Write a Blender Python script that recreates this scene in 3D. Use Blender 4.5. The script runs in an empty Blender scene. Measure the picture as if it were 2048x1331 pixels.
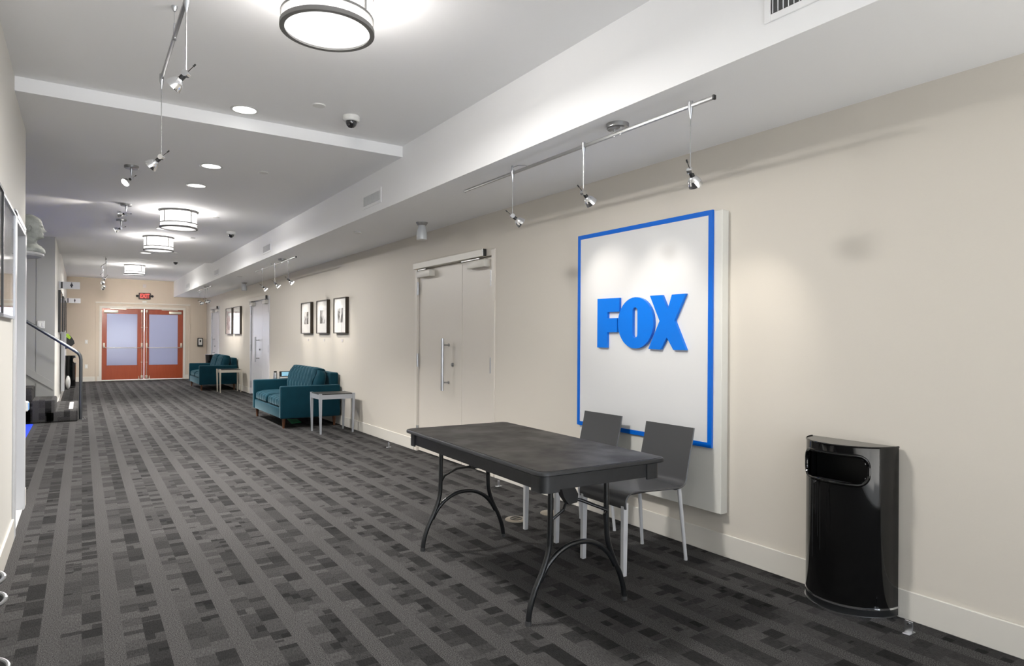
import bpy, bmesh, math, random
from math import sin, cos, pi, radians as R
from mathutils import Vector, Matrix
random.seed(4)
S = bpy.context.scene
COL = S.collection

# ------------------------------------------------------------------ camera, world, light, exposure
YAW, ROLL, FPX = 0.586002, 0.0059034, 1295.7
cam_d = bpy.data.cameras.new('camera')
cam_d.sensor_width = 36.0
cam_d.lens = FPX / 2048 * 36.0
cam_d.shift_y = 10.5 / 2048
cam_d.clip_start = 0.02
cam = bpy.data.objects.new('camera', cam_d)
COL.objects.link(cam)
cam.location = (0, 0, 1.30)
cam.rotation_euler = (Matrix.Rotation(-YAW, 4, 'Z') @ Matrix.Rotation(pi / 2, 4, 'X') @ Matrix.Rotation(ROLL, 4, 'Z')).to_euler()
S.camera = cam
W = bpy.data.worlds.new('world'); S.world = W; W.use_nodes = True
W.node_tree.nodes['Background'].inputs[0].default_value = (0.75, 0.85, 1.0, 1)
W.node_tree.nodes['Background'].inputs[1].default_value = 0.35
S.view_settings.view_transform = 'Standard'
S.view_settings.look = 'None'
S.view_settings.gamma = 1
S.view_settings.use_curve_mapping = False
S.view_settings.exposure = 2.75

DRUM_E, DIFF_E, CAN_E, CAN_W, DRUM_W, BULB_W = .16, .17, .5, 66.0, 10.0, 4.6      # emission of the drum shades and the downlight lenses
SPOT_W = 7.5

def area(name, loc, rot, sx, sy, power, color=(1, 1, 1)):
    l = bpy.data.lights.new(name, 'AREA'); l.shape = 'RECTANGLE'; l.size = sx; l.size_y = sy
    l.energy = power; l.color = color
    o = bpy.data.objects.new(name, l); COL.objects.link(o); o.location = loc; o.rotation_euler = rot
    return o
# unseen up-tilted fill added to lift the ceiling, then daylight behind the frosted doors
area('fill_lobby', (1.2, -4.15, 1.25), (R(112), 0, 0), 3.6, 1.9, 10, (0.92, 0.96, 1.0))
area('daylight_exit', (1.52, 23.3, 1.4), (R(-90), 0, 0), 2.6, 2.4, .55, (0.92, 0.92, 1.0))
area('fill_exit_panes', (1.52, 21.9, 1.35), (R(-90), 0, 0), 1.9, 1.4, 2.2, (0.84, 0.88, 1.0))  # extra lamp added inside the doors to carry more light down the corridor
# added low sunlight onto unseen pale tiles, bounced up to brighten the near ceiling
fill_sun_d = bpy.data.lights.new('fill_sun', 'SUN'); fill_sun_d.energy = 3.9; fill_sun_d.angle = R(0.6); fill_sun_d.color = (1.0, 0.98, 0.95)
fill_sun = bpy.data.objects.new('fill_sun', fill_sun_d); COL.objects.link(fill_sun); fill_sun.location = (0, -12, 8)
fill_sun.rotation_euler = Vector((0.0, cos(R(41)), -sin(R(41)))).to_track_quat('-Z', 'Y').to_euler()

# ------------------------------------------------------------------ materials
def mat(name, col, rough=0.5, metal=0.0, spec=0.5, bump=0.0, bscale=200.0, var=0.0, vscale=3.0, coat=0.0, sheen=0.0, emit=None, estr=0.0, detail=4.0, rvar=0.0):
    m = bpy.data.materials.new(name); m.use_nodes = True
    nt = m.node_tree; b = nt.nodes['Principled BSDF']
    c4 = (*col, 1)
    b.inputs['Base Color'].default_value = c4
    b.inputs['Roughness'].default_value = rough
    b.inputs['Metallic'].default_value = metal
    b.inputs['Specular IOR Level'].default_value = spec
    b.inputs['Coat Weight'].default_value = coat
    if sheen:
        b.inputs['Sheen Weight'].default_value = sheen
        b.inputs['Sheen Roughness'].default_value = 0.35
        b.inputs['Sheen Tint'].default_value = (0.55, 0.8, 0.9, 1)
    if emit:
        b.inputs['Emission Color'].default_value = (*emit, 1)
        b.inputs['Emission Strength'].default_value = estr
    tc = nt.nodes.new('ShaderNodeTexCoord')
    if var:
        n = nt.nodes.new('ShaderNodeTexNoise'); n.inputs['Scale'].default_value = vscale; n.inputs['Detail'].default_value = detail
        nt.links.new(tc.outputs['Object'], n.inputs['Vector'])
        mx = nt.nodes.new('ShaderNodeMix'); mx.data_type = 'RGBA'
        mx.inputs[6].default_value = tuple(c * (1 - var) for c in col) + (1,)
        mx.inputs[7].default_value = tuple(min(1, c * (1 + var)) for c in col) + (1,)
        nt.links.new(n.outputs['Fac'], mx.inputs[0])
        nt.links.new(mx.outputs[2], b.inputs['Base Color'])
    if rvar:
        n = nt.nodes.new('ShaderNodeTexNoise'); n.inputs['Scale'].default_value = 6; n.inputs['Detail'].default_value = 8
        nt.links.new(tc.outputs['Object'], n.inputs['Vector'])
        mr = nt.nodes.new('ShaderNodeMapRange'); mr.inputs[1].default_value = .35; mr.inputs[2].default_value = .65; mr.inputs[3].default_value = rough - rvar; mr.inputs[4].default_value = rough + rvar
        nt.links.new(n.outputs['Fac'], mr.inputs[0]); nt.links.new(mr.outputs[0], b.inputs['Roughness'])
    if bump:
        n = nt.nodes.new('ShaderNodeTexNoise'); n.inputs['Scale'].default_value = bscale; n.inputs['Detail'].default_value = 3
        nt.links.new(tc.outputs['Object'], n.inputs['Vector'])
        bp = nt.nodes.new('ShaderNodeBump'); bp.inputs['Strength'].default_value = bump; bp.inputs['Distance'].default_value = 0.01
        nt.links.new(n.outputs['Fac'], bp.inputs['Height']); nt.links.new(bp.outputs['Normal'], b.inputs['Normal'])
    return m

def carpet_mat(name, coord='Object', dark=0.48):
    m = bpy.data.materials.new(name); m.use_nodes = True
    nt = m.node_tree; N = nt.nodes; L = nt.links; b = N['Principled BSDF']
    b.inputs['Roughness'].default_value = 0.95; b.inputs['Specular IOR Level'].default_value = 0.15
    b.inputs['Sheen Weight'].default_value = 0.0
    def math_(op, a, c=None, d=None):
        n = N.new('ShaderNodeMath'); n.operation = op
        for i, v in enumerate((a, c, d)):
            if v is None: continue
            if isinstance(v, (int, float)): n.inputs[i].default_value = v
            else: L.new(v, n.inputs[i])
        return n.outputs[0]
    tc = N.new('ShaderNodeTexCoord'); sp = N.new('ShaderNodeSeparateXYZ'); L.new(tc.outputs[coord], sp.inputs[0])
    x, y, z = sp.outputs
    yz = math_('ADD', y, z)
    xc = math_('DIVIDE', math_('SUBTRACT', x, 0.0055), 0.0762)
    ci = math_('FLOOR', xc)
    typ = math_('FLOORED_MODULO', ci, 3.0)            # 0 dark blocks, 1 plain flecked, 2 mid blocks
    def cells(colid, length, seed):
        v = N.new('ShaderNodeCombineXYZ'); L.new(math_('MULTIPLY', colid, 7.31), v.inputs[0])
        L.new(math_('ADD', math_('DIVIDE', yz, length), seed), v.inputs[1])
        t = N.new('ShaderNodeTexVoronoi'); t.voronoi_dimensions = '2D'; t.inputs['Scale'].default_value = 1
        L.new(v.outputs[0], t.inputs['Vector'])
        s = N.new('ShaderNodeSeparateColor'); L.new(t.outputs['Color'], s.inputs[0])
        return s.outputs[0], s.outputs[1]
    r1, r1b = cells(ci, 0.088, 0.0)
    ch = math_('FLOOR', math_('MULTIPLY', xc, 2.0))
    r2, r2b = cells(ch, 0.05, 31.7)
    # heather flecks and corduroy ribs
    mp = N.new('ShaderNodeMapping'); L.new(tc.outputs[coord], mp.inputs[0]); mp.inputs['Scale'].default_value = (1, 1, 1)
    fl = N.new('ShaderNodeTexNoise'); fl.inputs['Scale'].default_value = 230; fl.inputs['Detail'].default_value = 1.5
    L.new(mp.outputs[0], fl.inputs['Vector'])
    rib = N.new('ShaderNodeTexNoise'); rib.inputs['Scale'].default_value = 1; rib.inputs['Detail'].default_value = 1
    rv = N.new('ShaderNodeCombineXYZ'); L.new(math_('MULTIPLY', x, 260), rv.inputs[0]); L.new(math_('MULTIPLY', yz, 45), rv.inputs[1]); L.new(rv.outputs[0], rib.inputs['Vector'])
    t0 = math_('LESS_THAN', typ, 0.5); t1 = math_('MULTIPLY', math_('GREATER_THAN', typ, 0.5), math_('LESS_THAN', typ, 1.5)); t2 = math_('GREATER_THAN', typ, 1.5)
    darkblk = math_('ADD', 0.026, math_('MULTIPLY', math_('POWER', r1, 1.5), 0.085))
    midblk = math_('ADD', 0.046, math_('MULTIPLY', r1, 0.075))
    small = math_('MULTIPLY', math_('LESS_THAN', r2, 0.05), math_('SUBTRACT', 1.0, t1))
    base = math_('ADD', math_('ADD', math_('MULTIPLY', darkblk, t0), math_('MULTIPLY', midblk, t2)), math_('MULTIPLY', t1, 0.112))
    base = math_('MULTIPLY', base, math_('SUBTRACT', 1.0, math_('MULTIPLY', small, 0.6)))
    # flecks strong on plain columns and on some of the blocks
    fa = math_('ADD', math_('MULTIPLY', t1, 1.0), math_('MULTIPLY', math_('SUBTRACT', 1.0, t1), math_('MULTIPLY', r1b, 0.55)))
    f = math_('MULTIPLY', math_('SUBTRACT', fl.outputs['Fac'], 0.5), math_('MULTIPLY', fa, 4.5))
    ra = math_('MULTIPLY', math_('SUBTRACT', 1.0, t1), 1.6)
    rr = math_('MULTIPLY', math_('SUBTRACT', rib.outputs['Fac'], 0.5), ra)
    val = math_('MULTIPLY', base, math_('MAXIMUM', math_('ADD', 1.0, math_('ADD', f, rr)), 0.12))
    # slow wear variation
    wn = N.new('ShaderNodeTexNoise'); wn.inputs['Scale'].default_value = 0.6; L.new(tc.outputs[coord], wn.inputs['Vector'])
    val = math_('MULTIPLY', val, math_('ADD', 0.85, math_('MULTIPLY', wn.outputs['Fac'], 0.3)))
    val = math_('MULTIPLY', val, dark)
    cc = N.new('ShaderNodeCombineColor')
    L.new(math_('MULTIPLY', val, 1.03), cc.inputs[0]); L.new(math_('MULTIPLY', val, 0.99), cc.inputs[1]); L.new(math_('MULTIPLY', val, 0.975), cc.inputs[2])
    L.new(cc.outputs[0], b.inputs['Base Color'])
    bp = N.new('ShaderNodeBump'); bp.inputs['Strength'].default_value = 0.35; bp.inputs['Distance'].default_value = 0.004
    L.new(fl.outputs['Fac'], bp.inputs['Height']); L.new(bp.outputs['Normal'], b.inputs['Normal'])
    return m

def photo_mat(name, seed, lo=0.02, hi=0.75, scale=(9, 5)):
    m = bpy.data.materials.new(name); m.use_nodes = True
    nt = m.node_tree; N = nt.nodes; b = N['Principled BSDF']; b.inputs['Roughness'].default_value = 0.35
    tc = N.new('ShaderNodeTexCoord'); mp = N.new('ShaderNodeMapping'); mp.inputs['Location'].default_value = (seed, seed * 2, seed)
    mp.inputs['Scale'].default_value = (1, scale[0], scale[1])
    n = N.new('ShaderNodeTexNoise'); n.inputs['Scale'].default_value = 1.3; n.inputs['Detail'].default_value = 5; n.inputs['Distortion'].default_value = 1.2
    cr = N.new('ShaderNodeValToRGB'); cr.color_ramp.elements[0].position = 0.42; cr.color_ramp.elements[1].position = 0.6
    cr.color_ramp.elements[0].color = (lo, lo, lo, 1); cr.color_ramp.elements[1].color = (hi, hi, hi, 1)
    nt.links.new(tc.outputs['Object'], mp.inputs[0]); nt.links.new(mp.outputs[0], n.inputs['Vector'])
    nt.links.new(n.outputs['Fac'], cr.inputs[0]); nt.links.new(cr.outputs[0], b.inputs['Base Color'])
    return m

def wood_mat(name, c1, c2, rough=0.3):
    m = bpy.data.materials.new(name); m.use_nodes = True
    nt = m.node_tree; N = nt.nodes; b = N['Principled BSDF']; b.inputs['Roughness'].default_value = rough
    tc = N.new('ShaderNodeTexCoord'); mp = N.new('ShaderNodeMapping'); mp.inputs['Scale'].default_value = (14, 14, 0.9)
    n = N.new('ShaderNodeTexNoise'); n.inputs['Scale'].default_value = 2; n.inputs['Detail'].default_value = 6; n.inputs['Distortion'].default_value = 0.8
    mx = N.new('ShaderNodeMix'); mx.data_type = 'RGBA'; mx.inputs[6].default_value = (*c1, 1); mx.inputs[7].default_value = (*c2, 1)
    nt.links.new(tc.outputs['Object'], mp.inputs[0]); nt.links.new(mp.outputs[0], n.inputs['Vector'])
    nt.links.new(n.outputs['Fac'], mx.inputs[0]); nt.links.new(mx.outputs[2], b.inputs['Base Color'])
    return m

def frosted_mat():
    m = bpy.data.materials.new('frosted_glass'); m.use_nodes = True
    nt = m.node_tree; N = nt.nodes; N.remove(N['Principled BSDF'])
    t = N.new('ShaderNodeBsdfTranslucent'); t.inputs[0].default_value = (0.46, 0.47, 0.56, 1)
    d = N.new('ShaderNodeBsdfDiffuse'); d.inputs[0].default_value = (0.36, 0.37, 0.48, 1)
    g = N.new('ShaderNodeBsdfGlossy'); g.inputs['Roughness'].default_value = 0.08
    a = N.new('ShaderNodeMixShader'); a.inputs[0].default_value = 0.45
    f = N.new('ShaderNodeMixShader'); f.inputs[0].default_value = 0.07
    nt.links.new(t.outputs[0], a.inputs[1]); nt.links.new(d.outputs[0], a.inputs[2])
    nt.links.new(a.outputs[0], f.inputs[1]); nt.links.new(g.outputs[0], f.inputs[2])
    nt.links.new(f.outputs[0], N['Material Output'].inputs[0])
    return m

def glass_mat(name, rough=0.0, col=(1, 1, 1)):
    m = bpy.data.materials.new(name); m.use_nodes = True
    nt = m.node_tree; N = nt.nodes; N.remove(N['Principled BSDF'])
    t = N.new('ShaderNodeBsdfTransparent'); t.inputs[0].default_value = (*col, 1)
    g = N.new('ShaderNodeBsdfGlossy'); g.inputs['Roughness'].default_value = max(rough, 0.02)
    lw = N.new('ShaderNodeLayerWeight'); lw.inputs[0].default_value = 0.5
    pw = N.new('ShaderNodeMath'); pw.operation = 'POWER'; pw.inputs[1].default_value = 5; nt.links.new(lw.outputs['Facing'], pw.inputs[0])
    fr = N.new('ShaderNodeMath'); fr.operation = 'MULTIPLY_ADD'; fr.inputs[1].default_value = 0.9; fr.inputs[2].default_value = 0.03; nt.links.new(pw.outputs[0], fr.inputs[0])
    f = N.new('ShaderNodeMixShader')
    nt.links.new(fr.outputs[0], f.inputs[0]); nt.links.new(t.outputs[0], f.inputs[1]); nt.links.new(g.outputs[0], f.inputs[2])
    nt.links.new(f.outputs[0], N['Material Output'].inputs[0])
    return m

M = {}
M['ceiling'] = mat('ceiling_paint', (0.91, 0.91, 0.915), 0.85, spec=0.2, bump=0.03, bscale=60)
M['wall'] = mat('wall_paint', (0.665, 0.62, 0.55), 0.6, spec=0.3, bump=0.05, bscale=260, var=0.015, vscale=0.8)
M['wall_end'] = mat('wall_paint_tan', (0.62, 0.54, 0.45), 0.6, spec=0.3, bump=0.05, bscale=260)
M['wall_left'] = mat('wall_paint_light', (0.70, 0.68, 0.635), 0.6, spec=0.3, bump=0.05, bscale=260)
M['wall_grey'] = mat('wall_paint_grey', (0.38, 0.38, 0.365), 0.6, spec=0.3, bump=0.04, bscale=260)
M['trim'] = mat('trim_paint', (0.70, 0.67, 0.61), 0.4, spec=0.4)
M['white_trim'] = mat('white_gloss_paint', (0.55, 0.56, 0.58), 0.35)
M['door'] = mat('door_paint', (0.68, 0.635, 0.57), 0.38, spec=0.4, var=0.01, vscale=2)
M['door_daylit'] = mat('door_paint_daylit', (0.70, 0.70, 0.73), 0.3, spec=0.5)  # door paint with the lavender daylight put into its colour
M['carpet'] = carpet_mat('carpet_tiles')
M['carpet_stair'] = carpet_mat('carpet_stairs', dark=0.6)
M['tile'] = mat('white_floor_tile', (0.7, 0.69, 0.66), 0.3)
M['steel'] = mat('satin_steel', (0.55, 0.56, 0.58), 0.32, metal=1.0)
M['nickel'] = mat('brushed_nickel', (0.42, 0.42, 0.42), 0.38, metal=1.0)
M['ring'] = mat('dark_nickel_ring', (0.17, 0.165, 0.16), 0.45)
M['chrome'] = mat('chrome', (0.85, 0.86, 0.88), 0.08, metal=1.0)
M['rail'] = mat('dark_steel_tube', (0.16, 0.17, 0.18), 0.3, metal=0.9)
M['silver'] = mat('silver_paint', (0.48, 0.50, 0.54), 0.35, metal=0.35)
M['chair_leg'] = mat('pale_grey_leg_paint', (0.60, 0.60, 0.61), 0.35)
M['champagne'] = mat('brass_tinted_steel', (0.62, 0.57, 0.48), 0.35, metal=0.6)
M['black_gloss'] = mat('black_gloss_metal', (0.004, 0.004, 0.004), 0.06, spec=0.45)
M['black_in'] = mat('black_liner', (0.004, 0.004, 0.004), 0.5)
M['black_plastic'] = mat('black_plastic', (0.018, 0.018, 0.019), 0.45, bump=0.02, bscale=400)
M['black_metal'] = mat('black_enamel_tube', (0.010, 0.011, 0.012), 0.28, spec=0.6)
M['table_top'] = mat('worn_black_laminate', (0.017, 0.0155, 0.0145), 0.44, spec=0.3, rvar=.08, var=0.6, vscale=14, detail=8, bump=0.04, bscale=500)
M['table_edge'] = mat('scuffed_black_plastic', (0.017, 0.018, 0.020), 0.42, var=0.6, vscale=14, bump=0.03, bscale=90)
M['chair'] = mat('grey_chair_shell', (0.058, 0.058, 0.060), 0.36, spec=0.5, bump=0.02, bscale=600)
M['velvet'] = mat('teal_velvet', (0.004, 0.040, 0.060), 0.75, spec=0.12, sheen=0.34, var=0.30, vscale=7, bump=0.05, bscale=900)
M['walnut'] = wood_mat('walnut_leg', (0.09, 0.035, 0.018), (0.14, 0.06, 0.03))
M['cherry'] = wood_mat('red_brown_door_wood', (0.27, 0.040, 0.010), (0.36, 0.072, 0.022), 0.28)
M['frost'] = frosted_mat()
M['blue'] = mat('blue_paint', (0.0, 0.13, 0.62), 0.35, spec=0.4)
M['blue_letter'] = mat('blue_letter_face', (0.0, 0.17, 0.72), 0.3, spec=0.4)
M['blue_mat'] = mat('blue_mat', (0.005, 0.05, 0.72), 0.8)
M['board'] = mat('white_board', (0.70, 0.70, 0.70), 0.3, spec=0.45)
M['panel'] = mat('painted_panel', (0.70, 0.69, 0.64), 0.5, bump=0.03, bscale=120)
M['bronze'] = mat('dark_bronze_frame', (0.045, 0.035, 0.025), 0.35, metal=0.4)
M['matboard'] = mat('picture_mount', (0.80, 0.80, 0.79), 0.6)
M['black_frame'] = mat('black_frame', (0.012, 0.012, 0.012), 0.35)
M['white_plastic'] = mat('white_plastic', (0.72, 0.72, 0.70), 0.4)
M['card'] = mat('label_card', (0.60, 0.57, 0.56), 0.6)
M['drum'] = mat('lit_shade', (0.9, 0.9, 0.9), 0.6, emit=(1.0, 0.985, 0.96), estr=DRUM_E)
def shade_mat():
    m = bpy.data.materials.new('lit_shade_fabric'); m.use_nodes = True
    nt = m.node_tree; N = nt.nodes; N.remove(N['Principled BSDF'])
    t = N.new('ShaderNodeBsdfTransparent'); t.inputs[0].default_value = (.72, .71, .70, 1)
    e = N.new('ShaderNodeEmission'); e.inputs[0].default_value = (1, .985, .96, 1); e.inputs[1].default_value = DRUM_E
    a = N.new('ShaderNodeAddShader'); nt.links.new(t.outputs[0], a.inputs[0]); nt.links.new(e.outputs[0], a.inputs[1])
    nt.links.new(a.outputs[0], N['Material Output'].inputs[0])
    return m
M['drum'] = shade_mat()
M['diffuser'] = mat('lit_diffuser', (0.9, 0.9, 0.9), 0.6, emit=(1.0, 0.985, 0.96), estr=DIFF_E)
M['lens'] = mat('lit_lens', (0.9, 0.9, 0.9), 0.6, emit=(1.0, 0.985, 0.96), estr=CAN_E)
M['bulb'] = mat('lit_bulb', (0.9, 0.9, 0.9), 0.4, emit=(1.0, 0.95, 0.88), estr=1.5)
M['jar'] = mat('opal_glass', (0.62, 0.64, 0.66), 0.15, spec=0.6)
M['exit_red'] = mat('lit_red_letters', (0.5, 0.04, 0.03), 0.5, emit=(1.0, 0.16, 0.13), estr=.15)
M['exit_field'] = mat('red_sign_field', (0.06, 0.003, 0.003), 0.4, emit=(0.5, 0.01, 0.01), estr=.03)
M['black_dome'] = mat('smoked_dome', (0.01, 0.01, 0.012), 0.05, coat=1.0)
M['green'] = mat('green_paper', (0.03, 0.42, 0.16), 0.7)
M['screen'] = mat('blue_lit_screen', (0.2, 0.4, 0.5), 0.3, emit=(0.25, 0.48, 0.62), estr=.11)
M['floorbox'] = mat('floor_box_metal', (0.30, 0.27, 0.22), 0.4, metal=0.7)
M['bustst'] = mat('weathered_bust_clay', (0.36, 0.38, 0.36), 0.6, var=0.7, vscale=14, detail=8, bump=0.5, bscale=45)
M['picglass'] = glass_mat('picture_glass')
M['lime'] = mat('lime_fabric', (0.35, 0.55, 0.05), 0.8)
M['ink'] = mat('dark_ink', (0.03, 0.03, 0.05), 0.6)
M['sign_white'] = mat('sign_plate', (0.72, 0.73, 0.78), 0.4)
M['pic'] = [photo_mat('photograph_print_%d' % i, 3.7 * i + 1) for i in range(3)] + [photo_mat('photograph_grey_%d' % i, 9.1 * i + 5, 0.18, 0.62, (4, 2.2)) for i in range(2)]
M['rubber'] = mat('grey_rubber', (0.05, 0.05, 0.05), 0.7)

# ------------------------------------------------------------------ mesh helpers
class MB:
    def __init__(s): s.bm = bmesh.new()
    def box(s, x0, x1, y0, y1, z0, z1, bev=0.0, seg=2, rot=None, about=None):
        b = bmesh.new(); bmesh.ops.create_cube(b, size=1)
        for v in b.verts:
            v.co = Vector(((x0 + x1) / 2 + v.co.x * (x1 - x0), (y0 + y1) / 2 + v.co.y * (y1 - y0), (z0 + z1) / 2 + v.co.z * (z1 - z0)))
        if bev: bmesh.ops.bevel(b, geom=b.edges[:], offset=bev, segments=seg, affect='EDGES', profile=0.5)
        if rot is not None:
            bmesh.ops.rotate(b, verts=b.verts, cent=about or Vector(((x0 + x1) / 2, (y0 + y1) / 2, (z0 + z1) / 2)), matrix=rot)
        s._join(b); return s
    def _join(s, b):
        me = bpy.data.meshes.new('t'); b.to_mesh(me); b.free(); s.bm.from_mesh(me); bpy.data.meshes.remove(me)
    def cyl(s, p0, p1, r0, r1=None, seg=20, caps=True):
        r1 = r0 if r1 is None else r1
        p0, p1 = Vector(p0), Vector(p1); d = p1 - p0
        b = bmesh.new(); bmesh.ops.create_cone(b, cap_ends=caps, segments=seg, radius1=max(r0, 1e-5), radius2=max(r1, 1e-5), depth=d.length)
        q = d.to_track_quat('Z', 'Y').to_matrix().to_4x4(); q.translation = (p0 + p1) / 2
        bmesh.ops.transform(b, matrix=q, verts=b.verts); s._join(b); return s
    def sph(s, c, r, sc=(1, 1, 1), seg=20):
        b = bmesh.new(); bmesh.ops.create_uvsphere(b, u_segments=seg, v_segments=seg // 2, radius=r)
        for v in b.verts: v.co = Vector((v.co.x * sc[0] + c[0], v.co.y * sc[1] + c[1], v.co.z * sc[2] + c[2]))
        s._join(b); return s
    def tube(s, pts, r, seg=12, caps=True, sub=0):
        pts = [Vector(p) for p in pts]
        if sub: pts = catmull(pts, sub)
        rs = r if isinstance(r, (list, tuple)) else [r] * len(pts)
        if len(rs) != len(pts): rs = [rs[0] + (rs[-1] - rs[0]) * i / (len(pts) - 1) for i in range(len(pts))]
        bm = s.bm; rings = []; n = None
        for i, p in enumerate(pts):
            t = (pts[min(i + 1, len(pts) - 1)] - pts[max(i - 1, 0)]).normalized()
            if n is None: n = t.orthogonal().normalized()
            n = (n - t * n.dot(t)).normalized(); bnm = t.cross(n)
            rings.append([bm.verts.new(p + (n * cos(2 * pi * k / seg) + bnm * sin(2 * pi * k / seg)) * rs[i]) for k in range(seg)])
        for a, b in zip(rings, rings[1:]):
            for k in range(seg): bm.faces.new((a[k], a[(k + 1) % seg], b[(k + 1) % seg], b[k]))
        if caps:
            bm.faces.new(rings[0][::-1]); bm.faces.new(rings[-1])
        return s
    def lathe(s, prof, c=(0, 0, 0), seg=32, rot=None, a0=0, a1=2 * pi, close=True):
        bm = s.bm; full = abs(a1 - a0 - 2 * pi) < 1e-6
        n = seg if full else seg + 1; rings = []
        for r, z in prof:
            ring = []
            for k in range(n):
                a = a0 + (a1 - a0) * k / seg
                v = Vector((max(r, 1e-5) * cos(a), max(r, 1e-5) * sin(a), z))
                if rot is not None: v = rot @ v
                ring.append(bm.verts.new(v + Vector(c)))
            rings.append(ring)
        for a, b in zip(rings, rings[1:]):
            for k in range(seg):
                bm.faces.new((a[k], a[(k + 1) % n], b[(k + 1) % n], b[k]))
        return s
    def prism(s, poly, axis, lo, hi, holes=None):
        """poly is a list of 2-D points; axis 'x': points are (y,z); 'y': (x,z); 'z': (x,y)"""
        def P(u, v, w): return {'x': (w, u, v), 'y': (u, w, v), 'z': (u, v, w)}[axis]
        bm = s.bm
        a = [bm.verts.new(P(u, v, lo)) for u, v in poly]; b = [bm.verts.new(P(u, v, hi)) for u, v in poly]
        n = len(poly)
        for i in range(n): bm.faces.new((a[i], a[(i + 1) % n], b[(i + 1) % n], b[i]))
        if holes is None:
            bm.faces.new(a[::-1]); bm.faces.new(b)
        else:                                    # hole with as many points as the outline
            ha = [bm.verts.new(P(u, v, lo)) for u, v in holes]; hb = [bm.verts.new(P(u, v, hi)) for u, v in holes]
            for i in range(n):
                j = (i + 1) % n
                bm.faces.new((ha[j], ha[i], hb[i], hb[j])); bm.faces.new((a[j], a[i], ha[i], ha[j])); bm.faces.new((b[i], b[j], hb[j], hb[i]))
        return s
    def ring_sheet(s, path, wdir, w, th):
        """a bent sheet: path of (x,z) in the plane, extruded by w along y, thickness th"""
        bm = s.bm; P = [Vector((p[0], 0, p[1])) for p in path]; rows = []
        for i, p in enumerate(P):
            t = (P[min(i + 1, len(P) - 1)] - P[max(i - 1, 0)]).normalized(); n = Vector((-t.z, 0, t.x))
            q = th / 2
            rows.append([bm.verts.new(p + n * a + Vector((0, b, 0))) for a, b in ((q, -w / 2 + .004), (q, w / 2 - .004), (0, w / 2), (-q, w / 2 - .004), (-q, -w / 2 + .004), (0, -w / 2))])
        for a, b in zip(rows, rows[1:]):
            for k in range(6): bm.faces.new((a[k], a[(k + 1) % 6], b[(k + 1) % 6], b[k]))
        bm.faces.new(rows[0][::-1]); bm.faces.new(rows[-1])
        return s
    def build(s, name, m, parent=None, smooth=True, angle=35):
        bmesh.ops.recalc_face_normals(s.bm, faces=s.bm.faces)
        me = bpy.data.meshes.new(name); s.bm.to_mesh(me); s.bm.free()
        me.materials.append(m)
        if smooth:
            me.polygons.foreach_set('use_smooth', [True] * len(me.polygons))
            me.set_sharp_from_angle(angle=R(angle))
        o = bpy.data.objects.new(name, me); COL.objects.link(o)
        if parent is not None: o.parent = parent
        return o

def catmull(P, n):
    out = []
    for i in range(len(P) - 1):
        p0 = P[max(i - 1, 0)]; p1 = P[i]; p2 = P[i + 1]; p3 = P[min(i + 2, len(P) - 1)]
        for k in range(n):
            t = k / n
            out.append(0.5 * ((2 * p1) + (p2 - p0) * t + (2 * p0 - 5 * p1 + 4 * p2 - p3) * t * t + (3 * p1 - p0 - 3 * p2 + p3) * t ** 3))
    out.append(P[-1]); return out

def tag(o, label=None, cat=None, group=None, kind=None):
    if label: o['label'] = label
    if cat: o['category'] = cat
    if group: o['group'] = group
    if kind: o['kind'] = kind
    return o
def thing(name, loc, label, cat, group=None, rz=0, kind=None):
    o = bpy.data.objects.new(name, None); COL.objects.link(o); o.empty_display_size = 0.1
    o.location = loc; o.rotation_euler = (0, 0, rz)
    return tag(o, label, cat, group, kind)
def struct(o): o['kind'] = 'structure'; return o
def dup(root, loc, rz=0, label=None):
    kids = [o for o in COL.objects if o.parent == root]
    r = root.copy(); COL.objects.link(r); r.location = loc; r.rotation_euler = (0, 0, rz)
    if label: r['label'] = label
    for ch in kids:
        c = ch.copy(); COL.objects.link(c); c.parent = r
        for g in [o for o in COL.objects if o.parent == ch]:
            d = g.copy(); COL.objects.link(d); d.parent = c
    return r
def spot(parent, loc, target, power, size=0.9, blend=0.8, color=(1.0, 0.93, 0.84), rad=0.02):
    l = bpy.data.lights.new('lamp_beam', 'SPOT'); l.energy = power; l.spot_size = size; l.spot_blend = blend; l.color = color; l.shadow_soft_size = rad
    o = bpy.data.objects.new('lamp_beam', l); COL.objects.link(o); o.parent = parent
    o.location = loc; o.rotation_euler = (Vector(target) - Vector(loc)).to_track_quat('-Z', 'Y').to_euler()
    return o
def text_mesh(name, txt, size, extrude, m, parent, matrix, xscale=1.0):
    cu = bpy.data.curves.new('t', 'FONT'); cu.body = txt; cu.size = size; cu.extrude = extrude; cu.align_x = 'CENTER'; cu.align_y = 'CENTER'; cu.offset = size * 0.022
    ob = bpy.data.objects.new('t', cu); COL.objects.link(ob)
    dg = bpy.context.evaluated_depsgraph_get(); me = bpy.data.meshes.new_from_object(ob.evaluated_get(dg))
    bpy.data.objects.remove(ob); bpy.data.curves.remove(cu)
    me.transform(matrix @ Matrix.Diagonal((xscale, 1, 1, 1))); me.name = name; me.materials.clear(); me.materials.append(m)
    o = bpy.data.objects.new(name, me); COL.objects.link(o); o.parent = parent
    return o

# ------------------------------------------------------------------ room dimensions
XR, XL, YE = 3.221, -0.366, 22.0            # right wall, left wall, end wall
ZN, ZM, ZS, XB = 2.955, 2.862, 2.484, 2.306   # near/far ceiling, middle ceiling, soffit underside, soffit face
YB = -4.3                                    # unseen lobby front behind the camera, holding the added window

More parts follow.
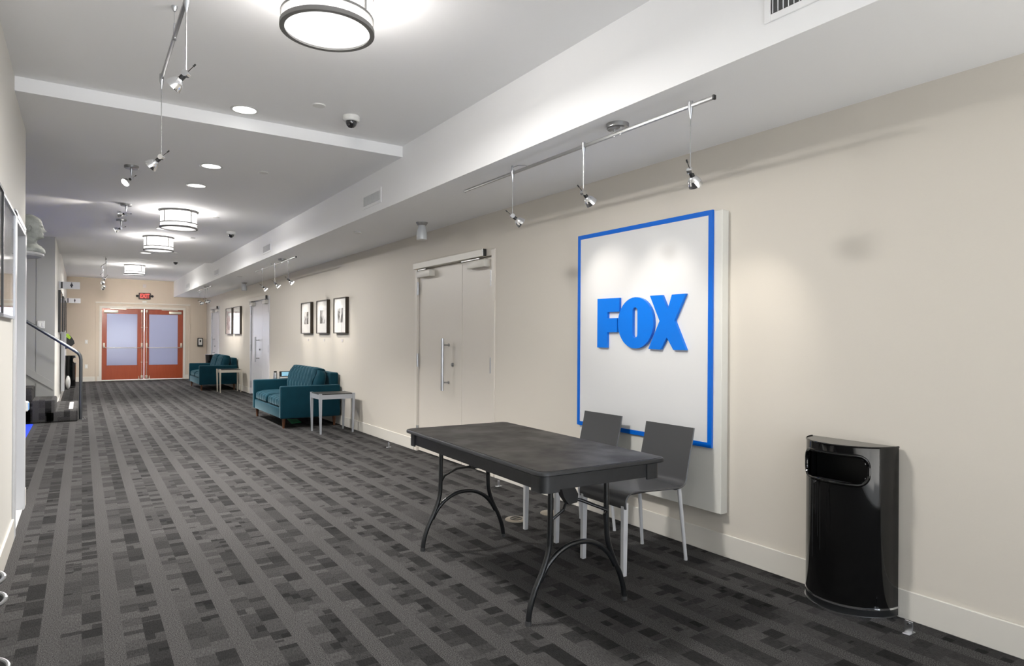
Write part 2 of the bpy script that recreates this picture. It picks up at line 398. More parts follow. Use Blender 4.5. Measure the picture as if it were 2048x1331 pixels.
# ------------------------------------------------------------------ structure
struct(MB().box(-4.2, XR + .15, YB - .2, YE + .2, -.12, 0).build('floor', M['carpet']))
struct(MB().box(-4.19, XR - .02, YB + .01, -.75, 0, .006).build('floor_bounce_tiles', M['tile'], smooth=False))  # unseen pale reflector, added to bounce light up to the ceiling
c = MB()
c.box(-4.2, XB, YB - .2, 5.205, ZN, ZN + .15)
c.box(-2.2, XB, 5.205, 15.12, ZM, ZN + .15)
c.box(-1.0, XB, 15.12, YE, ZN, ZN + .15)
struct(c.build('ceiling', M['ceiling'], smooth=False))
struct(MB().box(XB, XR, YB - .2, YE, ZS, ZN + .15).build('trim_1', M['ceiling'], smooth=False))
# right wall, with the three door openings cut out of it
DOORS = [(5.19, 6.82, 2.085), (13.93, 15.66, 2.10), (19.80, 21.02, 2.10)]
w = MB(); y = YB - .2
for a, b, h in DOORS:
    w.box(XR, XR + .14, y, a, 0, ZS + .02); w.box(XR, XR + .14, a, b, h, ZS + .02); y = b
w.box(XR, XR + .14, y, YE + .2, 0, ZS + .02)
struct(w.build('wall_right', M['wall'], smooth=False))
w = MB()
DX0, DX1, DZ = 0.47, 2.57, 2.10
w.box(-.6, DX0, YE, YE + .16, 0, ZN + .1); w.box(DX1, XR + .14, YE, YE + .16, 0, ZN + .1); w.box(DX0, DX1, YE, YE + .16, DZ, ZN + .1)
struct(w.build('wall_end', M['wall_end'], smooth=False))
# left wall near the camera, with a door opening
OY0, OY1, OZ = 5.30, 6.04, 2.045
w = MB(); w.box(XL - .14, XL, 3.55, OY0, 0, ZN + .05); w.box(XL - .14, XL, OY0, OY1, OZ, ZN + .05); w.box(XL - .14, XL, OY1, 6.20, 0, ZN + .05)
struct(w.build('wall_left', M['wall_left'], smooth=False))
# left wall beyond the stairs
struct(MB().box(-.60, XL + .006, 12.60, YE, 0, ZN + .05).build('wall_left_far', M['wall_left'], smooth=False))
# stair alcove: grey side wall and back wall, and the room behind the left wall
struct(MB().box(-2.2, -.60, 12.60, 12.75, 0, ZN + .05).build('wall_stair_side', M['wall_grey'], smooth=False))
struct(MB().box(-.60, XL + .0055, 12.594, 12.60, 0, ZM).build('wall_stair_return', M['wall_grey'], smooth=False))
struct(MB().box(-2.34, -2.2, 3.41, 12.75, 0, ZN + .05).build('wall_stair_back', M['wall_grey'], smooth=False))
struct(MB().box(-2.2, XL - .14, 6.08, 6.20, 0, ZM).build('wall_closet', M['wall_grey'], smooth=False))
# lobby around the camera
struct(MB().box(-4.2, XL - .14, 3.41, 3.55, 0, ZN + .05).build('wall_lobby_side', M['wall_left'], smooth=False))
struct(MB().box(-4.34, -4.2, YB - .2, 3.55, 0, ZN + .05).build('wall_lobby_left', M['wall_left'], smooth=False))
w = MB(); w.box(-4.2, -2.7, YB - .2, YB, 0, ZN); w.box(XR - .1, XR, YB - .2, YB, 0, ZN); w.box(-2.7, XR - .1, YB - .2, YB, 2.85, ZN); w.box(-2.7, XR - .1, YB - .2, YB, 0, .25)
struct(w.build('wall_front', M['wall'], smooth=False))
t = thing('window_added', (0, YB - .12, 0), None, None, kind='structure')  # unseen window, added to let fill light in behind the camera
MB().box(-2.7, -2.64, -.04, .04, .25, 2.85).box(3.06, 3.12, -.04, .04, .25, 2.85).box(-2.7, 3.12, -.04, .04, .25, .31).box(-2.7, 3.12, -.04, .04, 2.79, 2.85).box(-.78, -.72, -.04, .04, .31, 2.79).box(1.14, 1.20, -.04, .04, .31, 2.79).build('window_frame', M['nickel'], t)
MB().box(-2.64, 3.06, -.008, .008, .31, 2.79).build('pane', M['picglass'], t)
# baseboards
b = MB()
ys = [(YB, 5.12), (6.89, 13.86), (15.73, 19.73), (21.09, YE)]
for a, e in ys: b.box(XR - .013, XR, a, e, 0, .135, .003, 1)
struct(b.build('baseboard_right', M['trim']))
struct(MB().box(XL, DX0 - .06, YE - .013, YE, 0, .135, .003, 1).box(DX1 + .06, XR - .013, YE - .013, YE, 0, .135, .003, 1).build('baseboard_end', M['trim']))
struct(MB().box(XL, XL + .013, 3.55, OY0 - .125, 0, .135, .003, 1).box(XL, XL + .013, OY1 + .085, 6.20, 0, .135, .003, 1).box(XL - .14, XL + .013, 6.20, 6.213, 0, .135, .003, 1).build('baseboard_left', M['trim']))
struct(MB().box(XL + .006, XL + .019, 12.60, YE - .013, 0, .135, .003, 1).build('baseboard_left_far', M['trim']))
struct(MB().prism([(-2.2, 1.78), (-2.2, 1.90), (-.373, .555), (-.373, .435)], 'y', 12.582, 12.593).build('baseboard_stair', M['wall_grey'], smooth=False))
# thin shadow-line trims on the end wall above the doors
struct(MB().box(.315, 2.76, YE - .03, YE, 2.235, 2.275, .004, 1).build('trim_2', M['trim']))
struct(MB().box(.315, .36, YE - .018, YE, .0, 2.235, .003, 1).box(2.715, 2.76, YE - .018, YE, 0, 2.235, .003, 1).build('trim_3', M['wall_end']))

# ------------------------------------------------------------------ cream double doors in the right wall
def side_door(n, y0, y1, h, split, hy, m):
    """frame, two leaves, pull handle, closers; y0 is the edge nearest the camera"""
    t = thing('door_%d' % n, (XR, y0, 0), None, None, kind='structure')
    L = y1 - y0; s = split - y0
    f = MB()
    f.box(-.012, .12, -.055, .005, 0, h + .055, .003, 1).box(-.012, .12, L - .005, L + .055, 0, h + .055, .003, 1).box(-.012, .12, 0, L, h - .005, h + .055, .003, 1)
    f.build('door_frame', m, t)
    MB().box(.016, .06, .009, s - .003, .008, h - .009, .002, 1).build('door_leaf', m, t)
    MB().box(.016, .06, s + .003, L - .009, .008, h - .009, .002, 1).build('door_leaf', m, t)
    MB().box(-.055, -.012, .10, L + .02, h - .005, h + .062, .003, 1).build('header_bar', M['trim'], t)
    MB().box(-.056, -.02, .082, .10, h - .005, h + .062).build('end_cap', M['black_metal'], t)
    for a in (s * .08 + .02, L - .40):
        k = MB().box(-.055, .016, a, a + .33, h - .105, h - .035, .004, 2).build('door_closer', M['trim'], t)
        MB().box(-.05, -.035, a + .1, a + .45 if a < L / 2 else a + .3, h - .028, h - .016, .002, 1).build('closer_arm', M['nickel'], k)
    for yy in (.012, L - .012):
        for zz in (h - .22, h * .5, .22):
            MB().cyl((-.004, yy, zz - .075), (-.004, yy, zz + .075), .013, seg=14).cyl((-.004, yy, zz - .001), (-.004, yy, zz + .001), .0145, seg=14).build('hinge', M['steel'], t)
    hh = hy - y0
    hd = MB().cyl((-.062, hh, .745), (-.062, hh, 1.295), .0165, seg=20).build('pull_handle', M['steel'], t)
    for zz in (.83, 1.225):
        MB().cyl((-.058, hh, zz), (.016, hh, zz), .008, seg=12).cyl((.008, hh, zz), (.016, hh, zz), .016, seg=16).build('standoff', M['nickel'], hd)
    MB().cyl((.004, hh - .09, 1.02), (.016, hh - .09, 1.02), .021, seg=20).cyl((-.004, hh - .09, 1.02), (.006, hh - .09, 1.02), .013, seg=16).build('lock_cylinder', M['nickel'], t)
    return t
side_door(1, *DOORS[0], 5.80, 6.08, M['door'])
side_door(2, *DOORS[1], 14.58, 14.90, M['door_daylit'])
side_door(3, *DOORS[2], 20.26, 20.62, M['door_daylit'])
struct(MB().box(XR + .13, XR + .15, 5, 21.2, 0, 2.3).build('wall_door_back', M['wall'], smooth=False))

# ------------------------------------------------------------------ red-brown exit doors in the end wall
t = thing('door_4', (0, YE, 0), None, None, kind='structure')
MB().box(DX0 - .06, DX0 + .003, -.02, .10, 0, DZ + .06, .003, 1).box(DX1 - .003, DX1 + .06, -.02, .10, 0, DZ + .06, .003, 1).box(DX0, DX1, -.02, .10, DZ - .003, DZ + .06, .003, 1).build('door_frame', M['trim'], t)
MB().box(DX0, DX1, -.03, .10, 0, .022, .003, 1).build('threshold', M['champagne'], t)
XC = 1.535
for k, (a, b, ga, gb) in enumerate([(DX0 + .004, XC - .008, .585, 1.370), (XC + .008, DX1 - .004, 1.650, 2.435)]):
    g0, g1 = .435, 1.955
    lf = MB().box(a, ga, .02, .065, .03, DZ - .004, .002, 1).box(gb, b, .02, .065, .03, DZ - .004, .002, 1).box(ga, gb, .02, .065, .03, g0, .002, 1).box(ga, gb, .02, .065, g1, DZ - .004, .002, 1).build('door_leaf', M['cherry'], t)
    MB().box(ga, gb, .035, .047, g0, g1).build('pane', M['frost'], lf)
    MB().box(ga, ga + .012, .012, .02, g0, g1).box(gb - .012, gb, .012, .02, g0, g1).box(ga, gb, .012, .02, g0, g0 + .012).box(ga, gb, .012, .02, g1 - .012, g1).build('glazing_bead', M['cherry'], lf)
    sx = 1 if k == 0 else -1
    rx = XC - sx * .062
    pb = MB()
    ex0, ex1 = (a + .05, rx) if k == 0 else (rx, b - .05)
    pb.tube([(ex0, .01, .99), (ex0, -.06, .99), (ex0 + .05, -.085, .955), (ex1 - .05, -.085, .955), (ex1, -.06, .99), (ex1, .01, .99)], .011, seg=10).build('push_bar', M['champagne'], t)
    cb = MB()
    for xx in (ex0, ex1): cb.box(xx - .022, xx + .022, -.045, .02, .955, 1.095, .006, 2)
    cb.build('bar_mount', M['champagne'], t)
    vr = MB().cyl((rx, -.012, .09), (rx, -.012, 2.03), .0075, seg=10)
    vr.build('vertical_rod', M['champagne'], t)
    for zz, hh in ((.05, .09), (2.0, .075)): MB().box(rx - .027, rx + .027, -.035, .02, zz, zz + hh, .006, 2).build('rod_latch', M['champagne'], t)
    for zz in (.52, 1.55): MB().box(rx - .02, rx + .02, -.022, .02, zz, zz + .02, .003, 1).build('rod_guide', M['champagne'], t)
    qa = (a + .05, a + .40) if k == 0 else (b - .38, b - .05)
    MB().box(qa[0], qa[1], -.04, .02, DZ - .135, DZ - .055, .004, 2).build('door_closer', M['champagne'], t)
    MB().box(qa[0] + (.15 if k == 0 else -.2), qa[1] + (.2 if k == 0 else -.1), -.05, -.035, DZ - .03, DZ - .012, .002, 1).build('closer_arm', M['champagne'], t)
    MB().cyl((rx - sx * .075, -.02, .03), (rx - sx * .075, -.02, .13), .02, .008, seg=10).build('kick_stop', M['champagne'], t)
# daylight court beyond the frosted panes
struct(MB().box(DX0 - 1, DX1 + 1, 24.0, 24.1, -.1, 3.0).box(DX0 - 1, DX1 + 1, YE + .16, 24.1, -.12, -.02).build('wall_outside', M['ceiling'], smooth=False))

# ------------------------------------------------------------------ white-cased opening in the left wall, its door standing half out of sight
t = thing('door_5', (XL, OY0, 0), None, None, kind='structure')
L5 = OY1 - OY0
MB().box(-.145, .012, -.02, .004, 0, OZ + .02, .002, 1).box(-.145, .012, L5 - .004, L5 + .02, 0, OZ + .02, .002, 1).box(-.145, .012, 0, L5, OZ - .004, OZ + .02, .002, 1).box(0, .014, -.125, -.02, 0, OZ + .05, .003, 1).box(0, .014, L5 + .02, L5 + .085, 0, OZ + .05, .003, 1).box(0, .014, -.125, L5 + .085, OZ + .02, OZ + .06, .003, 1).build('door_frame', M['white_trim'], t)
MB().box(-.14, -.10, .0, L5, .01, OZ, .002, 1).build('door_leaf', M['white_trim'], t)
hd = MB().cyl((-.10, .10, 1.035), (-.085, .10, 1.035), .028, seg=20).cyl((-.09, .10, 1.035), (-.012, .10, 1.035), .011, seg=14).sph((-.01, .10, 1.035), .014, seg=12).tube([(-.03, .10, 1.035), (-.03, .2, 1.033)], .010, seg=10).build('door_handle', M['nickel'], t)
struct(MB().box(XL - .10, XL + .002, OY0, OY1, 0, .004).build('trim_4', M['tile'], smooth=False))

# ------------------------------------------------------------------ stairs with carpet, handrail
st = thing('staircase', (0, 11.87, 0), 'dark carpeted stairs rising to the left beyond the left wall', 'stairs')
def step(x0, x1, z0, z1, name='step'):
    return MB().box(x0, x1, 0, .70, z0, z1, .022, 4).build(name, M['carpet_stair'], st)
step(-.46, -.045, .0, .17)
MB().box(-.352, -.045, .66, 1.75, 0, .17, .022, 4).build('step', M['carpet_stair'], st)
step(-.74, -.325, .0, .345)
step(-1.02, -.605, .0, .52)
step(-1.30, -.885, .0, .695)
step(-1.58, -1.165, .0, .87)
step(-2.18, -1.445, .0, 1.045, 'landing')
tag(MB().box(-.165, -.11, .19, 1.43, .1705, .1745, .001, 1).build('tread_strip', M['card'], st), 'pale grey strip on the lowest step')
hr = thing('handrail', (-.012, 12.06, 0), 'dark steel tube handrail bending down to a post at the lowest step', 'handrail')
MB().tube([(0, 0, .01), (0, 0, .60), (0, 0, .93), (-.008, 0, .985), (-.035, 0, 1.032), (-.075, 0, 1.065), (-.30, 0, 1.23), (-.676, 0, 1.505), (-1.6, 0, 2.18)], .024, seg=16).build('rail', M['rail'], hr)
MB().box(-.02, .06, -.05, .12, 0, .008, .003, 1).build('base_plate', M['rail'], hr)
for yy in (-.03, .10): MB().cyl((.048, yy, .006), (.048, yy, .022), .010, seg=10).build('bolt', M['chrome'], hr)
tag(MB().box(-1.3, -.585, 9.55, 11.70, .001, .012, .003, 1).build('floor_mat', M['blue_mat']), 'bright blue mat on the floor in front of the stairs', 'mat')
bx = thing('leaflet_box', (-.40, 6.22, .715), 'small white and pale blue box on the end of the left wall', 'box')
MB().box(-.04, .055, 0, .10, 0, .07, .003, 1).build('tray', M['white_plastic'], bx)
tag(MB().box(.055, .060, .012, .088, .008, .062, .001, 1).build('face', mat('pale_blue_card', (.22, .42, .80), .5), bx), 'pale blue face')
MB().box(.0, .05, .01, .09, .070, .074, .001, 1).build('paper', M['matboard'], bx)

# ------------------------------------------------------------------ bust on a half-round shelf
sh = tag(MB().lathe([(.0, 0), (.185, 0), (.20, .012), (.20, .024), (.19, .030), (0, .030)], (-.455, 6.40, 1.923), 40).build('wall_shelf', M['white_trim']), 'white half round shelf holding the stone head, high on the left', 'shelf')
def bust():
    o = MB(); bm = o.bm; nz, na = 64, 56
    # (z, forward, back, half width, centre) profiles of head looking along +x ; height 0.335
    pr = [(0.000, .105, .090, .120, -.01), (.012, .112, .098, .132, -.01), (.035, .110, .096, .132, -.01), (.062, .085, .080, .100, -.008), (.080, .056, .066, .066, -.006), (.098, .046, .062, .055, -.004), (.118, .047, .062, .052, .0),
          (.128, .066, .064, .053, .0), (.140, .084, .068, .057, .0), (.155, .087, .074, .061, .0), (.172, .085, .084, .066, .0), (.195, .084, .093, .070, .0), (.215, .083, .099, .073, .0), (.235, .084, .102, .075, .0), (.258, .083, .102, .076, .0), (.285, .074, .095, .072, .0), (.308, .054, .076, .058, .0), (.325, .026, .044, .034, .0), (.332, .004, .010, .008, .0)]
    def ev(z):
        for a, b in zip(pr, pr[1:]):
            if a[0] <= z <= b[0]:
                t = (z - a[0]) / (b[0] - a[0]); t = t * t * (3 - 2 * t) * .5 + t * .5
                return [a[i] + (b[i] - a[i]) * t for i in range(1, 5)]
        return list(pr[-1][1:])
    g = lambda d, s: math.exp(-(d / s) ** 2)
    rings = []
    for i in range(nz):
        z = .332 * (1 - (1 - i / (nz - 1)) ** 1.0); f, bk, w, c0 = ev(z); ring = []
        for k in range(na):
            a = 2 * pi * k / na - pi; ca, sa = cos(a), sin(a)
            e = 2.3; q = (abs(ca) ** e + abs(sa) ** e) ** (-1 / e)
            x = c0 + q * ca * (f if ca > 0 else bk); yv = q * sa * w
            if ca > 0:
                d = 0
                d += .019 * g(z - .194, .008) * g(yv, .011) + .013 * g(z - .204, .012) * g(yv, .009) + .007 * g(z - .220, .012) * g(yv, .008)   # nose
                d += .006 * g(z - .238, .006) * g(abs(yv) - .022, .020)                                   # brow
                d -= .010 * g(z - .224, .009) * g(abs(yv) - .026, .011)                                   # eye sockets
                d += .005 * g(z - .224, .004) * g(abs(yv) - .026, .008)                                   # eyeballs
                d += .007 * g(z - .172, .004) * g(yv, .018) + .006 * g(z - .163, .004) * g(yv, .016) - .004 * g(z - .1675, .002) * g(yv, .020)   # lips
                d += .008 * g(z - .142, .009) * g(yv, .018) - .004 * g(z - .155, .004) * g(yv, .016)       # chin
                x += d
            if z > .24 or (x < -.02 and z > .17):                                                          # curly hair
                n = sin(x * 310 + z * 120) * sin(yv * 330 + 1) * sin(z * 300)
                x += .0028 * n * (1 if ca > 0 else -1); yv *= 1 + .03 * n
            ring.append(bm.verts.new((x, yv, z)))
        rings.append(ring)
    for a, b in zip(rings, rings[1:]):
        for k in range(na): bm.faces.new((a[k], a[(k + 1) % na], b[(k + 1) % na], b[k]))
    bm.faces.new(rings[0][::-1]); bm.faces.new(rings[-1])
    for sgn in (-1, 1):
        pts = [(.0 + .016 * cos(u), sgn * (.076 + .006 * sin(u * .5)), .205 + .027 * sin(u)) for u in [pi * 1.9 * j / 12 - .4 for j in range(13)]]
        o.tube(pts, .0055, seg=8); o.sph((-.004, sgn * .072, .200), .014, (.8, .45, 1.2), 12)
    return o
tb = tag(bust().build('bust', M['bustst'], None, angle=80), 'grey green stone head facing right on the high white shelf', 'sculpture')
tb.location = (-.345, 6.42, 1.952); tb.scale = (.95, .95, .93)

# ------------------------------------------------------------------ framed pictures
def picture(y0, y1, z0, z1, wallx, side, m_frame, m_pic, label, group, win=(.27, .30), depth=.05, bw=.014, card=True, name='framed_picture'):
    """side=-1: hangs on the right wall facing -x, +1: on the left wall facing +x"""
    yc = (y0 + y1) / 2; t = thing(name, (wallx, yc, z0), label, 'picture', group)
    w2 = (y1 - y0) / 2; h = z1 - z0; s = side
    def bx(mb, a, b, *r): return mb.box(min(s * a, s * b), max(s * a, s * b), *r)
    f = MB(); bx(f, 0, depth, -w2, -w2 + bw, 0, h); bx(f, 0, depth, w2 - bw, w2, 0, h); bx(f, 0, depth, -w2 + bw, w2 - bw, 0, bw); bx(f, 0, depth, -w2 + bw, w2 - bw, h - bw, h)
    f.build('frame', m_frame, t, smooth=False)
    g = MB(); bx(g, .004, depth - .014, -w2 + bw, w2 - bw, bw, h - bw); g.build('mount', M['matboard'], t, smooth=False)
    g = MB(); bx(g, depth - .014, depth - .0125, -w2 * 2 * win[0] / 2 * 1.6, w2 * 2 * win[0] / 2 * 1.6, h * win[1], h * (1 - win[1])); g.build('print', m_pic, t, smooth=False)
    g = MB(); bx(g, depth - .008, depth - .005, -w2 + bw, w2 - bw, bw, h - bw); g.build('picture_glass', M['picglass'], t, smooth=False)
    if card:
        tag(MB().box(min(0, s * .004), max(0, s * .004), yc - .035, yc + .035, z0 - .125, z0 - .085).build('label_card', M['card']), 'small pale caption card under the %s' % label.split(' of')[0], 'card', 'caption cards under the pictures')
        o = COL.objects[-1]; o.location.x = 0
        for v in o.data.vertices: v.co.x += wallx
    return t
G3 = 'framed photographs beyond the first double doors'
picture(9.13, 9.68, 1.357, 1.888, XR, -1, M['bronze'], M['pic'][0], 'nearest of the three framed photographs above the near teal sofa', G3)
picture(9.99, 10.54, 1.357, 1.888, XR, -1, M['bronze'], M['pic'][1], 'middle of the three framed photographs above the near teal sofa', G3)
picture(10.86, 11.43, 1.357, 1.888, XR, -1, M['bronze'], M['pic'][2], 'farthest of the three framed photographs above the near teal sofa', G3)
G2 = 'pair of pictures above the far sofa'
picture(16.66, 17.52, 1.36, 2.04, XR, -1, M['bronze'], M['pic'][3], 'nearer of the two pictures above the far teal sofa', G2, win=(.40, .17), card=False)
picture(17.72, 18.52, 1.36, 2.04, XR, -1, M['bronze'], M['pic'][4], 'farther of the two pictures above the far teal sofa', G2, win=(.40, .17), card=False)
picture(4.33, 5.06, 1.40, 2.055, XL, 1, M['silver'], M['pic'][3], 'silver framed picture on the left wall beside the white door frame', None, depth=.02, card=False, win=(.42, .1))
picture(3.62, 4.27, 1.40, 2.055, XL, 1, M['black_frame'], M['pic'][4], 'black framed picture cut off by the left edge of the photo', None, depth=.026, card=False, win=(.42, .1))
GL = 'tall black frames on the far left wall'
picture(14.2, 15.4, 1.36, 2.12, XL + .006, 1, M['black_frame'], M['pic'][1], 'nearest tall black framed picture on the far left wall', GL, card=False, depth=.04)
picture(16.4, 17.4, 1.36, 2.12, XL + .006, 1, M['black_frame'], M['pic'][0], 'second tall black framed picture on the far left wall', GL, card=False, depth=.04)
picture(18.4, 19.6, 1.36, 2.12, XL + .006, 1, M['black_frame'], M['pic'][2], 'farthest tall black framed picture on the far left wall', GL, card=False, depth=.04)

# ------------------------------------------------------------------ big wall sign: panel, blue bordered board, blue block letters
t = thing('wall_sign', (XR, 0, 0), 'large white wall panel with a blue border and blue block letters', 'sign')
MB().box(-.062, -.001, 2.512, 3.82, .262, 2.072, .003, 1).build('panel', M['panel'], t)
BY0, BY1, BZ0, BZ1, BWD = 2.572, 3.835, .648, 2.078, .030
MB().box(-.074, -.062, BY0 + BWD, BY1 - BWD, BZ0 + BWD, BZ1 - BWD).build('board', M['board'], t, smooth=False)
MB().box(-.077, -.062, BY0, BY0 + BWD, BZ0, BZ1).box(-.077, -.062, BY1 - BWD, BY1, BZ0, BZ1).box(-.077, -.062, BY0 + BWD, BY1 - BWD, BZ0, BZ0 + BWD).box(-.077, -.062, BY0 + BWD, BY1 - BWD, BZ1 - BWD, BZ1).build('border', M['blue'], t, smooth=False)
lx0, lx1 = -.094, -.073
k = (3.221 - .106) / 3.115
F = [(3.573, 1.590), (3.345, 1.587), (3.346, 1.491), (3.466, 1.491), (3.467, 1.446), (3.366, 1.446), (3.367, 1.347), (3.468, 1.347), (3.469, 1.237), (3.574, 1.237)]
X = [(3.053, 1.586), (2.946, 1.586), (2.896, 1.492), (2.862, 1.584), (2.749, 1.584), (2.839, 1.419), (2.744, 1.232), (2.848, 1.232), (2.904, 1.312), (2.957, 1.232), (3.065, 1.235), (2.966, 1.418)]
F = [(a * 1.0036 + .002, b) for a, b in F]; X = [(a * 1.0036 + .002, b) for a, b in X]
n = 40
OO = [(3.199 + .169 * cos(2 * pi * i / n), 1.4095 + .174 * sin(2 * pi * i / n)) for i in range(n)]
def slot(i):
    a = 2 * pi * i / n; r = .0235; cz = .080 if sin(a) >= 0 else -.080
    if abs(sin(a)) < 1e-6: cz = 0
    return (3.201 + r * cos(a), 1.411 + cz + r * sin(a))
OI = [slot(i) for i in range(n)]
MB().prism(F, 'x', lx0, lx1).build('letter', M['blue_letter'], t, smooth=False)
MB().prism(OO, 'x', lx0 - .003, lx1, OI).build('letter', M['blue_letter'], t, angle=50)
MB().prism(X, 'x', lx0, lx1).build('letter', M['blue_letter'], t, smooth=False)

# ------------------------------------------------------------------ folding table
TA = R(-2.3)
t = thing('folding_table', (1.998, 2.935, 0), 'worn black rectangular folding table in front of the two grey chairs', 'table', rz=TA)
HW, HL, ZT = .365, .762, .737
def rrect(hw, hl, r, n=6):
    out = []
    for cx, cy, a0 in ((hw - r, hl - r, 0), (-hw + r, hl - r, 90), (-hw + r, -hl + r, 180), (hw - r, -hl + r, 270)):
        for i in range(n + 1): a = R(a0 + 90 * i / n); out.append((cx + r * cos(a), cy + r * sin(a)))
    return out
def stack(levels, m, name, parent):
    o = MB(); bm = o.bm; rings = []
    for hw, hl, r, z in levels: rings.append([bm.verts.new((x, y, z)) for x, y in rrect(hw, hl, r)])
    for a, b in zip(rings, rings[1:]):
        for i in range(len(a)): bm.faces.new((a[i], a[(i + 1) % len(a)], b[(i + 1) % len(a)], b[i]))
    bm.faces.new(rings[0][::-1]); bm.faces.new(rings[-1])
    return o.build(name, m, parent)
stack([(HW - .006, HL - .006, .045, ZT - .022), (HW, HL, .05, ZT - .018), (HW, HL, .05, ZT - .008), (HW - .004, HL - .004, .046, ZT - .002), (HW - .010, HL - .010, .042, ZT - .0015)], M['table_edge'], 'edge_band', t)
stack([(HW - .011, HL - .011, .041, ZT - .003), (HW - .011, HL - .011, .041, ZT)], M['table_top'], 'tabletop', t)
def apron():
    o = MB(); bm = o.bm; A = rrect(HW - .028, HL - .028, .035); Bq = rrect(HW - .046, HL - .046, .02); n = len(A)
    v = [[bm.verts.new((x, y, z)) for x, y in P] for P, z in ((A, ZT - .022), (A, ZT - .088), (Bq, ZT - .088), (Bq, ZT - .022))]
    for a, b in zip(v, v[1:]):
        for i in range(n): bm.faces.new((a[i], a[(i + 1) % n], b[(i + 1) % n], b[i]))
    return o
apron().build('apron', M['table_edge'], t)
def corner(sx, sy):
    o = MB(); P = []
    cx, cy, r = HW - .028 - .035, HL - .028 - .035, .040
    arc = [(cx + r * cos(R(a)), cy + r * sin(R(a))) for a in range(0, 91, 15)]
    P = [(cx + r, cy - .05)] + arc + [(cx - .05, cy + r), (cx - .05, cy + r - .008)] + [(cx + (r - .008) * cos(R(a)), cy + (r - .008) * sin(R(a))) for a in range(90, -1, -15)] + [(cx + r - .008, cy - .05)]
    o.prism([(sx * x, sy * y) for x, y in P], 'z', ZT - .098, ZT - .024)
    return o
for sx in (-1, 1):
    for sy in (-1, 1): corner(sx, sy).build('corner_guard', M['table_edge'], t)
def leg_pts(sx, yy): return [(sx * .165, yy, ZT - .03), (sx * .166, yy, .52), (sx * .168, yy, .40), (sx * .176, yy, .315), (sx * .207, yy, .23), (sx * .248, yy, .150), (sx * .275, yy, .075), (sx * .285, yy, .012)]
for yy in (-.56, .745 - .015 - .0):
    sg = 1 if yy > 0 else -1
    yy = sg * .645 if sg > 0 else -.545
    for sx in (-1, 1):
        lg = MB().tube(leg_pts(sx, yy), .0135, seg=14, sub=5).build('leg', M['black_metal'], t)
        MB().cyl((sx * .285, yy, 0), (sx * .285, yy, .02), .015, seg=14).build('leg_cap', M['rubber'], lg)
    MB().tube([(-.222, yy, .185), (-.185, yy, .245), (-.13, yy, .295), (-.065, yy, .325), (0, yy, .333), (.065, yy, .325), (.13, yy, .295), (.185, yy, .245), (.222, yy, .185)], .0125, seg=12, sub=4).build('arch_brace', M['black_metal'], t)
    MB().tube([(-.19, yy, ZT - .05), (.19, yy, ZT - .05)], .0125, seg=12).build('cross_tube', M['black_metal'], t)
    yi = yy - sg * (.16 if sg > 0 else .06)
    fb = MB()
    fb.prism([(-.09, ZT - .03), (-.02, ZT - .03), (-.01, .61), (.025, .55), (.02, .51), (-.03, .505), (-.06, .545), (-.09, .64)], 'y', yi - .02, yi + .02).build('folding_brace', M['black_plastic'], t)
    fb = MB().tube([(-.01, yi, .53), (.05, yi + sg * .01, .515), (.14, yi + sg * .10, .475), (.162, yy - sg * .01, .44), (.168, yy, .40)], .0085, seg=10).tube([(-.03, yi, .52), (-.10, yi + sg * .07, .50), (-.150, yy - sg * .02, .45), (-.168, yy, .40)], .007, seg=10)
    fb.build('brace_rod', M['black_metal'], t)

# ------------------------------------------------------------------ chairs
def make_chair(label):
    """origin: floor point under the middle of the front legs, chair looks along -x"""
    t = thing('stacking_chair', (2.472, 2.79, 0), label, 'chair', 'grey shell chairs behind the folding table')
    path = [(.004, .370), (.002, .396), (.006, .418), (.020, .438), (.046, .451), (.10, .454), (.20, .448), (.32, .442), (.41, .438), (.448, .441), (.472, .455), (.484, .480), (.492, .52), (.515, .62), (.535, .70), (.550, .775)]
    P = catmull([Vector((a, 0, b)) for a, b in path], 3)
    MB().ring_sheet([(p.x, p.z) for p in P], None, .395, .011).build('seat_shell', M['chair'], t)
    for sy in (-1, 1):
        o = MB(); o.prism([(-.004, 0), (.022, 0), (.032, .40), (-.003, .40)], 'y', sy * .172 - .013, sy * .172 + .013)
        bmesh.ops.bevel(o.bm, geom=o.bm.edges[:], offset=.002, segments=1, affect='EDGES')
        o.build('leg', M['chair_leg'], t)
        MB().tube([(.455, sy * .165, .425), (.500, sy * .178, .010)], [.0125, .010], seg=12).cyl((.5, sy * .178, 0), (.5, sy * .178, .014), .011, seg=12).build('leg', M['chair_leg'], t)
    MB().box(.03, .44, -.12, -.10, .420, .436).box(.03, .44, .10, .12, .420, .436).box(.42, .44, -.165, .165, .418, .430).box(.02, .04, -.165, .165, .425, .44).build('seat_rail', M['black_metal'], t)
    return t
ch = make_chair('grey shell chair nearer the bin, behind the right end of the table')
dup(ch, (2.515, 3.45, 0), 0, 'grey shell chair farther from the bin, behind the middle of the table')

